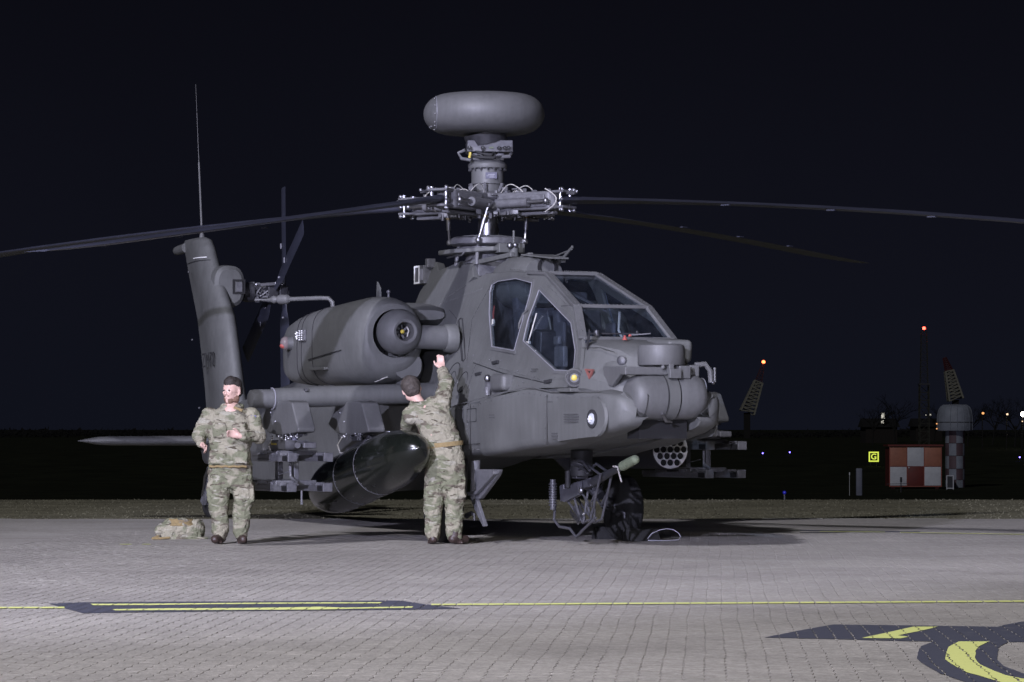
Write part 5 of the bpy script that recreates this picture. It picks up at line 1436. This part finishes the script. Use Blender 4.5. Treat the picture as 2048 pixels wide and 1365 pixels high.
for sg in (1, -1):
    w0 = Vector((1.21, -1.0 * sg, .352))
    wheel(w0, .335, .225, 'main_wheel')
    part(MB().cyl((.55, -.52 * sg, .95), w0 + Vector((-.08, .22 * sg, .12)), .075, .06, 16).cyl(w0 + Vector((-.06, .2 * sg, .08)), w0 + Vector((0, 0, 0)), .05, n=14).cyl((.2, -.55 * sg, 1.1), w0 + Vector((-.18, .2 * sg, .2)), .045, n=14), 'main_gear_leg', 'gear' if sg == 1 else 'darkgear')  # port leg takes dark metal to stand for shade under the belly
    part(MB().tube([w0 + Vector((-.1, .16 * sg, .28)), w0 + Vector((-.2, .2 * sg, .1)), w0 + Vector((-.1, .15 * sg, -.05))], .014, 8), 'brake_line', 'darkgear')
    part(MB().tube([w0 + Vector((.22, .16 * sg, -.06)), w0 + Vector((.32, .17 * sg, -.03)), w0 + Vector((.39, .17 * sg, -.045)), w0 + Vector((.40, .17 * sg, -.10))], [.03, .022, .018, .012], 8), 'tow_hook', 'darkgear')
    if sg == 1:
        s0 = part(MB().prism([(1.46, -.80 * sg, .70), (1.55, -.80 * sg, .76), (2.16, -.80 * sg, .765), (2.10, -.80 * sg, .70), (1.68, -.80 * sg, .47), (1.50, -.80 * sg, .45)], (0, .05 * sg, 0)), 'boarding_step', 'gear', bevel=.012)
        part(MB().bar((1.22, -.82 * sg, .505), (1.66, -.82 * sg, .525), .05, .035).bar((1.64, -.82 * sg, .52), (2.12, -.82 * sg, .735), .05, .035), 'step_rail', 'gear', s0, bevel=.008)
        part(MB().prism([(1.46, -.81 * sg, .46), (1.60, -.81 * sg, .46), (1.82, -.81 * sg, .20), (1.77, -.81 * sg, .19), (1.55, -.81 * sg, .36)], (0, .04 * sg, 0)).cyl((1.50, -.78 * sg, .46), (1.52, -.78 * sg, .85), .05, n=12), 'step_leg', 'gear', s0, bevel=.006)
tw_ = wheel((-9.25, 0, .218), .2, .13, 'tail_wheel')
part(MB().cyl((-8.7, 0, .85), (-9.2, -.1, .22), .05, n=12).bar((-8.95, -.1, .66), (-9.2, -.11, .2), .05, .09).cyl((-9.2, -.1, .2), (-9.25, .1, .2), .03, n=10), 'tail_gear_leg', 'gear')
part(MB().tube([(-8.8, -.14, .72), (-8.95, -.17, .55), (-9.05, -.15, .42), (-9.15, -.14, .3)], .016, 8), 'tail_gear_hose', 'steel')
part(MB().cyl((-4.9, -.3, .44), (-4.9, -.3, .27), .014, n=8), 'drain_mast', 'gear')
part(MB().prism([(-3.3, -.01, 2.0), (-3.0, -.01, 2.0), (-3.1, -.01, 2.78), (-3.19, -.01, 2.85)], (0, .02, 0)), 'spine_antenna', 'paint', bevel=.004)
part(MB().cyl((-2.85, 0, 2.0), (-2.85, 0, 2.70), .03, .012, 8).ball((-2.85, 0, 2.72), .025, 8, 5), 'rear_antenna', 'gear')
# chain gun under the nose
gn = part(MB().bar((2.2, 0, .58), (2.66, 0, .645), .09, .09).box((2.3, 0, .72), (.16, .14, .10)).bar((2.0, .02, .53), (2.3, .02, .58), .09, .10), 'chain_gun', 'gunmetal', bevel=.015)
part(MB().cyl((2.6, 0, .635), (3.05, 0, .745), .05, .036, 16).cyl((3.0, 0, .733), (3.35, 0, .818), .036, n=14), 'barrel', 'darkgear', gn)
part(MB().cyl((3.30, 0, .805), (3.56, 0, .868), .047, .046, 16).ball((3.57, 0, .87), .045, 12, 8), 'muzzle_cover', 'cover', gn)
part(MB().tube([(3.31, -.06, .80), (3.36, -.075, .76), (3.40, -.075, .70), (3.43, -.075, .655)], .008, 6).tube([(3.22, -.06, .80), (3.3, -.07, .80)], .01, 6), 'cover_cord', 'wire', gn)
fr2 = MB()
for sy in (-.07, .05):
    fr2.tube([(2.1, sy, .50), (2.55, sy, .24), (2.72, sy, .28), (2.95, sy, .72)], .013, 8)
    fr2.tube([(2.25, sy, .60), (2.5, sy, .26)], .013, 8)
    fr2.tube([(2.45, sy, .58), (2.70, sy, .42), (2.86, sy, .55)], .012, 8)
    fr2.tube([(2.55, sy, .24), (2.60, sy * .6, .55)], .012, 8)
    fr2.tube([(2.3, sy, .72), (2.6, sy, .82), (2.95, sy, .72)], .014, 8)
fr2.tube([(1.95, -.1, .40), (1.92, -.1, .26), (2.05, -.1, .19), (2.3, -.1, .18), (2.45, -.1, .10), (2.62, -.1, .18), (2.9, -.1, .30)], .014, 8)
fr2.bar((2.15, -.08, .50), (2.5, -.08, .58), .05, .13)
part(fr2, 'gun_cradle', 'gunmetal', gn)
q = MB()
for k in range(9): q.lathe((1.96, -.13, .40 + .026 * k), (0, 0, 1), [(.042, 0), (.042, .014), (.03, .016)], 14)
q.cyl((1.96, -.13, .36), (1.96, -.13, .66), .03, n=12)
part(q, 'recoil_spring', 'gunmetal', gn)
part(MB().prism([(2.04, -.09, .44), (2.13, -.09, .44), (2.12, -.09, .62), (2.02, -.09, .6)], (0, .06, 0)), 'feed_mechanism', 'gunmetal', gn, bevel=.01)
part(MB().box((2.42, -.05, .33), (.2, .07, .05), Matrix.Rotation(R(40), 3, 'Y')), 'feed_chute', 'darkgear', gn, bevel=.008)
part(MB().box((2.36, -.10, .32), (.12, .012, .03), Matrix.Rotation(R(35), 3, 'Y')).box((2.44, -.10, .28), (.16, .012, .03), Matrix.Rotation(R(35), 3, 'Y')).box((2.78, -.10, .425), (.06, .012, .05)).ball((2.56, -.10, .56), .03, 8, 5).ball((2.62, -.10, .33), .016, 8, 5), 'gun_fittings', 'steel', gn)
part(MB().cyl((2.36, 0, .70), (2.36, 0, .95), .11, n=20).cyl((2.30, -.12, .58), (2.30, -.12, .75), .03, n=12), 'gun_turret', 'black', gn)
part(MB().tube([(2.4, -.1, .86), (2.65, -.12, .84), (2.85, -.14, .76)], .014, 8).tube([(2.35, -.1, .81), (2.6, -.12, .80), (2.8, -.14, .73)], .012, 8), 'feed_hose', 'darkgear', gn)
# ------------------------------------------------------------------ people and loose kit
TEX = bpy.data.textures.new('folds', 'CLOUDS'); TEX.noise_scale = .10; TEX.noise_depth = 3
TEXF = bpy.data.textures.new('fine_folds', 'CLOUDS'); TEXF.noise_scale = .035; TEXF.noise_depth = 2
def soft(name, shapes, material, parent, voxel=.012, smooth=6, fold=0.0, fine=0.0):
    """one closed surface grown round overlapping tapered limbs and balls"""
    mb = MB()
    for s_ in shapes:
        if s_[0] == 'c':
            _, p0, p1, r0, r1 = s_
            p0, p1 = Vector(p0), Vector(p1)
            mb.cyl(p0, p1, r0, r1, 18); mb.ball(p0, r0, 16, 10); mb.ball(p1, r1, 16, 10)
        elif s_[0] == 'b': mb.ball(s_[1], s_[2], 20, 12)
        elif s_[0] == 'o':                      # oval loft: list of (center, rx, ry)
            rings = [[Vector(c) + Vector((rx * cos(2 * pi * k / 24), ry * sin(2 * pi * k / 24), 0)) for k in range(24)] for c, rx, ry in s_[1]]
            mb.loft(rings)
        elif s_[0] == 'x': mb.box(s_[1], s_[2], s_[3] if len(s_) > 3 else None)
    me = bpy.data.meshes.new(name); me.from_pydata(mb.v, [], mb.f)
    bm = bmesh.new(); bm.from_mesh(me); bmesh.ops.recalc_face_normals(bm, faces=bm.faces); bm.to_mesh(me); bm.free()
    o = bpy.data.objects.new(name, me); COL.objects.link(o)
    r_ = o.modifiers.new('r', 'REMESH'); r_.mode = 'VOXEL'; r_.voxel_size = voxel
    m_ = o.modifiers.new('s', 'SMOOTH'); m_.iterations = smooth; m_.factor = .5
    if fold:
        d_ = o.modifiers.new('d', 'DISPLACE'); d_.texture = TEX; d_.strength = fold; d_.texture_coords = 'LOCAL'; d_.mid_level = .5
    if fine:
        d_ = o.modifiers.new('d2', 'DISPLACE'); d_.texture = TEXF; d_.strength = fine; d_.texture_coords = 'LOCAL'; d_.mid_level = .5
    dg = bpy.context.evaluated_depsgraph_get()
    nm = bpy.data.meshes.new_from_object(o.evaluated_get(dg))
    bpy.data.objects.remove(o); bpy.data.meshes.remove(me)
    nm.name = name
    nm.materials.clear(); nm.materials.append(MT[material])
    nm.polygons.foreach_set('use_smooth', [True] * len(nm.polygons))
    ob = bpy.data.objects.new(name, nm); COL.objects.link(ob); ob.parent = parent
    return ob
def hand(w, d, up, side, s=1.0, curl=.5):
    """palm, four curled fingers and a thumb: w wrist, d pointing along the hand, side towards the thumb"""
    w, d, side = Vector(w), Vector(d).normalized(), Vector(side).normalized()
    n = d.cross(side).normalized() * up
    out = [('c', w, w + d * .03 * s, .026 * s, .03 * s)]
    for k, (o, L) in enumerate(((-.030, .066), (-.010, .074), (.011, .080), (.031, .072))):
        b = w + d * .085 * s + side * o * s
        out.append(('c', w + d * .025 * s + side * o * .7 * s, b, .016 * s, .0125 * s))
        m = b + (d * cos(curl) + n * sin(curl)) * L * .5 * s
        out.append(('c', b, m, .0105 * s, .0095 * s))
        e_ = m + (d * cos(curl * 2.1) + n * sin(curl * 2.1)) * L * .45 * s
        out.append(('c', m, e_, .0092 * s, .008 * s))
    t0 = w + d * .03 * s + side * .03 * s; t1 = t0 + (d * .5 + side * .7 + n * .3).normalized() * .045 * s
    out += [('c', w + d * .01 * s, t0, .018 * s, .015 * s), ('c', t0, t1, .014 * s, .012 * s), ('c', t1, t1 + (d * .9 + side * .1 + n * .4).normalized() * .035 * s, .0115 * s, .0095 * s)]
    return out
def head_shapes(c, f, s=1.0, tilt=Vector((0, 0, 1))):
    """skull, face, nose, jaw, ears; c centre, f facing"""
    c = Vector(c); f = Vector(f).normalized(); u = tilt.normalized(); f = (f - u * f.dot(u)).normalized(); sd = u.cross(f)
    A_ = lambda x, y, z: c + f * x * s + sd * y * s + u * z * s
    sh = [('b', A_(-.015, 0, .035), .088 * s), ('b', A_(.02, 0, .03), .078 * s), ('b', A_(.03, 0, -.03), .066 * s), ('b', A_(.048, 0, -.075), .042 * s), ('b', A_(.0, .035, -.06), .045 * s), ('b', A_(.0, -.035, -.06), .045 * s),
          ('c', A_(.088, 0, .012), A_(.108, 0, -.022), .010 * s, .016 * s), ('b', A_(.078, .035, -.012), .022 * s), ('b', A_(.078, -.035, -.012), .022 * s),
          ('c', A_(.082, -.03, .034), A_(.082, .03, .034), .014 * s, .014 * s), ('c', A_(.088, -.018, -.058), A_(.088, .018, -.058), .010 * s, .010 * s), ('b', A_(.075, 0, -.095), .022 * s)]
    for e_ in (-1, 1): sh += [('c', A_(-.005, e_ * .084, .018), A_(-.01, e_ * .088, -.022), .017 * s, .012 * s)]
    return sh, A_
def boot(ank, f, parent):
    ank = Vector(ank); f = Vector(f).normalized()
    soft('boot', [('c', ank + Vector((0, 0, .06)), ank + Vector((0, 0, -.02)), .058, .055), ('c', ank + Vector((0, 0, -.045)) - f * .03, ank + Vector((0, 0, -.05)) + f * .13, .045, .042), ('x', ank + Vector((0, 0, -.085)) + f * .05, (.09, .09, .02))], 'boot', parent, .010, 3)

# man walking towards the camera, left
def px2(px, py, ox, oy=1088.0, s=201.4, y=0.0): return Vector(((px - ox) / s, y, (oy - py) / s))
P1 = empty('person', (-2.80, -1.90, 0)); tag(P1, 'person in camouflage facing the camera, standing over the bag on the ground', 'person')
q = lambda x, y, d=0.0: px2(x, y, 460, y=d)
hc = q(463, 783); f1 = Vector((-.5, -.85, 0))
hs, HA = head_shapes(hc, f1, 1.0)
rs, re, rw = q(418, 831), q(397, 872, .02), q(402, 886, -.12)
ls, le_, lw = q(503, 831), q(517, 874, -.03), q(484, 872, -.235)
body = hs + [('c', hc + Vector((0, .01, -.06)), q(463, 822, .01), .055, .062), ('c', q(463, 830), q(460, 900), .13, .12), ('c', rs, re, .05, .042), ('c', re, rw, .04, .030), ('c', ls, le_, .05, .042), ('c', le_, lw, .04, .03),
    ('c', q(448, 915), q(440, 1000, -.02), .08, .06), ('c', q(440, 1000, -.02), q(440, 1065), .055, .04), ('c', q(472, 915), q(482, 1000, -.02), .08, .06), ('c', q(482, 1000, -.02), q(480, 1065), .055, .04)]
body += hand(rw, (.55, -.35, -.45), 1, (.2, -.8, .5), 1.0, .7) + hand(lw, (-.93, -.1, .25), -1, (.15, -.3, .9), 1.0, .5)
soft('body', body, 'skin', P1, .0095, 3)
jk = [('o', [(q(458, 940), .205, .15), (q(458, 925), .215, .158), (q(459, 900), .205, .152), (q(460, 880), .215, .155), (q(460, 855), .225, .155), (q(460, 835), .22, .145), (q(461, 822), .17, .12), (q(462, 814, .01), .095, .09)]),
      ('c', rs, re, .082, .072), ('c', re, rw + (re - rw) * .12, .070, .052), ('c', ls, le_, .082, .072), ('c', le_, lw + (le_ - lw) * .12, .07, .052),
      ('x', q(440, 860, -.15), (.13, .05, .15)), ('x', q(480, 860, -.15), (.13, .05, .15)), ('x', q(437, 915, -.15), (.15, .05, .13)), ('x', q(482, 915, -.15), (.15, .05, .13)),
      ('c', q(452, 818, -.05), q(474, 818, -.05), .045, .045), ('c', q(448, 814, .04), q(478, 814, .04), .045, .045)]
soft('jacket', jk, 'camo', P1, .011, 4, .035, .014)
tr = [('o', [(q(456, 975), .10, .11), (q(458, 950), .215, .15), (q(458, 925), .20, .145), (q(459, 900), .19, .14)]),
      ('c', q(440, 930), q(436, 1000, -.02), .125, .105), ('c', q(436, 1000, -.02), q(440, 1066), .105, .078), ('c', q(478, 930), q(486, 1000, -.02), .125, .10), ('c', q(486, 1000, -.02), q(481, 1066), .10, .072),
      ('x', q(420, 985, .0), (.06, .16, .18)), ('x', q(502, 985, .0), (.05, .16, .18))]
soft('trousers', tr, 'camo', P1, .011, 4, .045, .016)
boot(q(440, 1068, -.0), (-.35, -.93, 0), P1); boot(q(481, 1068, .02), (.25, -.97, 0), P1)
soft('hair', [('b', HA(-.025, 0, .06), .092), ('b', HA(.02, 0, .085), .072), ('b', HA(-.05, 0, .01), .082)], 'hair', P1, .009, 3, 0, .01)
soft('beard', [('b', HA(.045, 0, -.088), .048), ('b', HA(.005, .045, -.072), .044), ('b', HA(.005, -.045, -.072), .044), ('c', HA(.088, -.022, -.045), HA(.088, .022, -.045), .010, .010)], 'beard', P1, .008, 3, 0, .008)
for e_ in (-1, 1): MB().ball(HA(.0925, e_ * .031, .012), .0095, 8, 6).build('eye', 'stencil', P1)
MB().tube([q(420 + 8.2 * k, 932 + (1.5 if k % 2 else 0), -.165 + .0045 * (k - 5) ** 2 * .5) for k in range(10)], .012, 6).build('belt', 'tan', P1)
MB().box(q(507, 838, -.07), (.05, .015, .07)).build('arm_patch', 'patch', P1)
MB().box(q(478, 818, -.16), (.09, .02, .025), Matrix.Rotation(R(20), 3, 'Y')).build('collar_tab', 'tan', P1)

# man with his back to the camera, leaning over the tank
P2 = empty('person', (-.665, -2.02, 0)); tag(P2, 'person in camouflage seen from behind, leaning on the black tank with one arm raised', 'person')
q = lambda x, y, d=0.0: px2(x, y, 890, y=d)
hc = q(823, 780, .12); up = Vector((-.30, .25, .92)); f2 = Vector((-.10, 1, -.2))
hs, HA = head_shapes(hc, f2, 1.0, up)
ls, le_, lw = q(822, 832, .02), q(813, 852, .20), q(826, 862, .38)
rs, re, rw = q(884, 806, .05), q(893, 765, .20), q(882, 738, .38)
nk = q(838, 806, .06)
body = hs + [('c', hc + Vector((.02, -.02, -.05)), nk, .055, .06), ('c', q(852, 830, .02), q(884, 895), .13, .12), ('c', ls, le_, .05, .042), ('c', le_, lw, .04, .03), ('c', rs, re, .05, .042), ('c', re, rw, .04, .03),
    ('c', q(874, 920), q(868, 1000), .08, .06), ('c', q(868, 1000), q(866, 1066), .055, .04), ('c', q(902, 920), q(908, 1000), .08, .06), ('c', q(908, 1000), q(908, 1066), .055, .04)]
body += hand(lw, (.3, .9, -.1), 1, (.6, -.2, .5), 1.0, .3) + hand(rw, (-.10, .4, .9), 1, (-.9, .1, 0), 1.0, .3)
soft('body', body, 'skin', P2, .0095, 3)
jk = [('o', [(q(889, 905), .185, .14), (q(886, 885), .185, .14), (q(877, 862, .01), .195, .145), (q(866, 838, .02), .205, .15), (q(857, 820, .03), .20, .14), (q(848, 810, .045), .15, .115), (q(840, 802, .06), .09, .085)]),
      ('c', ls, le_, .085, .072), ('c', le_, lw + (le_ - lw) * .1, .07, .052), ('c', rs, re, .085, .075), ('c', re, rw + (re - rw) * .15, .072, .055), ('c', q(868, 812, .04), rs, .10, .09), ('c', q(845, 822, .03), ls, .10, .09)]
soft('jacket', jk, 'camo2', P2, .011, 4, .04, .016)
tr = [('o', [(q(890, 960), .15, .12), (q(890, 940), .20, .15), (q(889, 915), .195, .15), (q(888, 893), .18, .135)]),
      ('c', q(874, 930), q(867, 1000), .12, .098), ('c', q(867, 1000), q(866, 1068), .098, .076), ('c', q(904, 930), q(909, 1000), .125, .10), ('c', q(909, 1000), q(909, 1068), .10, .080), ('x', q(926, 975, 0), (.05, .15, .19))]
soft('trousers', tr, 'camo2', P2, .011, 4, .045, .018)
boot(q(866, 1068, 0), (-.15, .98, 0), P2); boot(q(910, 1068, -.02), (.75, .6, 0), P2)
soft('hair', [('b', HA(-.02, 0, .05), .098), ('b', HA(-.045, 0, .0), .086), ('b', HA(.03, 0, .07), .078)], 'hair2', P2, .008, 2, 0, .014)
rg = MB()
MB().loft([[q(889, 889, 0) + Vector((.188 * cos(2 * pi * k / 28), .146 * sin(2 * pi * k / 28), dz + .02 * cos(2 * pi * k / 28))) for k in range(28)] for dz in (-.022, .022)], False, False).build('belt', 'tan', P2)

# rolled camouflage bag on the ground
B0 = empty('bag', (-3.44, -.45, 0), R(8)); tag(B0, 'camouflage kit bag with a tan flap lying on the ground at the left', 'bag')
s_ = 192.0
soft('bag_body', [('c', (-.10, 0, .108), (.13, -.02, .104), .112, .108), ('c', (-.21, -.03, .085), (-.12, 0, .105), .065, .095), ('b', (-.225, -.05, .075), .05), ('b', (-.16, -.05, .14), .04), ('b', (-.19, .02, .12), .045), ('x', (0.0, 0, .035), (.40, .2, .07))], 'camo2', B0, .010, 4, .035, .016)
fl = MB()
for k in range(13):
    t = R(22 + 128 * k / 12)
    fl.add([(-.115 + .012 * sin(k * .9), -.124 * cos(t), .100 + .119 * sin(t)), (.115 + .008 * cos(k * 1.3), -.015 - .122 * cos(t), .098 + .117 * sin(t))], [])
fl.f = [(2 * k, 2 * k + 1, 2 * k + 3, 2 * k + 2) for k in range(12)]
o = fl.build('flap', 'tan', B0); o.modifiers.new('t', 'SOLIDIFY').thickness = .008
o = MB().lathe((.175, -.03, .104), (.85, -.5, .05), [(.100, -.05), (.108, .0), (.104, .03), (.092, .035), (.082, .01), (.078, -.06)], 24, False, True).build('open_end', 'camo', B0)
MB().lathe((.165, -.03, .104), (.85, -.5, .05), [(.079, 0), (.078, .004)], 24).build('lining', 'black', B0)
soft('contents', [('b', (.195, -.05, .10), (.03, .045, .04)), ('b', (.19, -.02, .135), (.025, .035, .025)), ('c', (.20, -.085, .06), (.21, .0, .062), .014, .014)], 'tan', B0, .008, 2, 0, .012)
MB().tube([(-.20, -.05, .05), (-.27, -.09, .02), (-.30, -.12, .012), (-.22, -.14, .012), (-.12, -.115, .02)], .012, 6).build('strap', 'tan', B0)
MB().tube([(.10, -.10, .03), (.2, -.12, .014), (.27, -.09, .012), (.25, -.02, .014)], .010, 6).build('strap', 'camo', B0)

# wheel chock with rope under the port wheel
ck = empty('wheel_chock', (1.30, -1.02, 0), R(-66.4)); tag(ck, 'dark wheel chock with a pale rope loop at the far main wheel', 'chock')
MB().prism([(-.06, -.17, 0), (.16, -.17, 0), (.09, -.17, .12), (.02, -.17, .13)], (0, .34, 0)).build('wedge', 'rubber', ck, bevel=.008)
MB().prism([(-.80, -.17, 0), (-.62, -.17, 0), (-.69, -.17, .13), (-.75, -.17, .12)], (0, .34, 0)).build('wedge', 'rubber', ck, bevel=.008)
def wl_(x, y, z=0.0):                     # apron point to chock space
    v = Vector((x - 1.30, y + .95, z)); a = R(66.4)
    return (v.x * cos(a) - v.y * sin(a), v.x * sin(a) + v.y * cos(a), z)
MB().tube([wl_(1.36 + .02, -1.12, .03), wl_(1.42, -1.10, .08), wl_(1.50, -1.08, .115), wl_(1.58, -1.07, .128), wl_(1.65, -1.07, .115), wl_(1.70, -1.08, .08), wl_(1.715, -1.10, .045), wl_(1.69, -1.13, .018), wl_(1.62, -1.15, .012), wl_(1.5, -1.16, .011), wl_(1.38, -1.15, .011)], .0048, 6).build('rope', 'seal', ck)
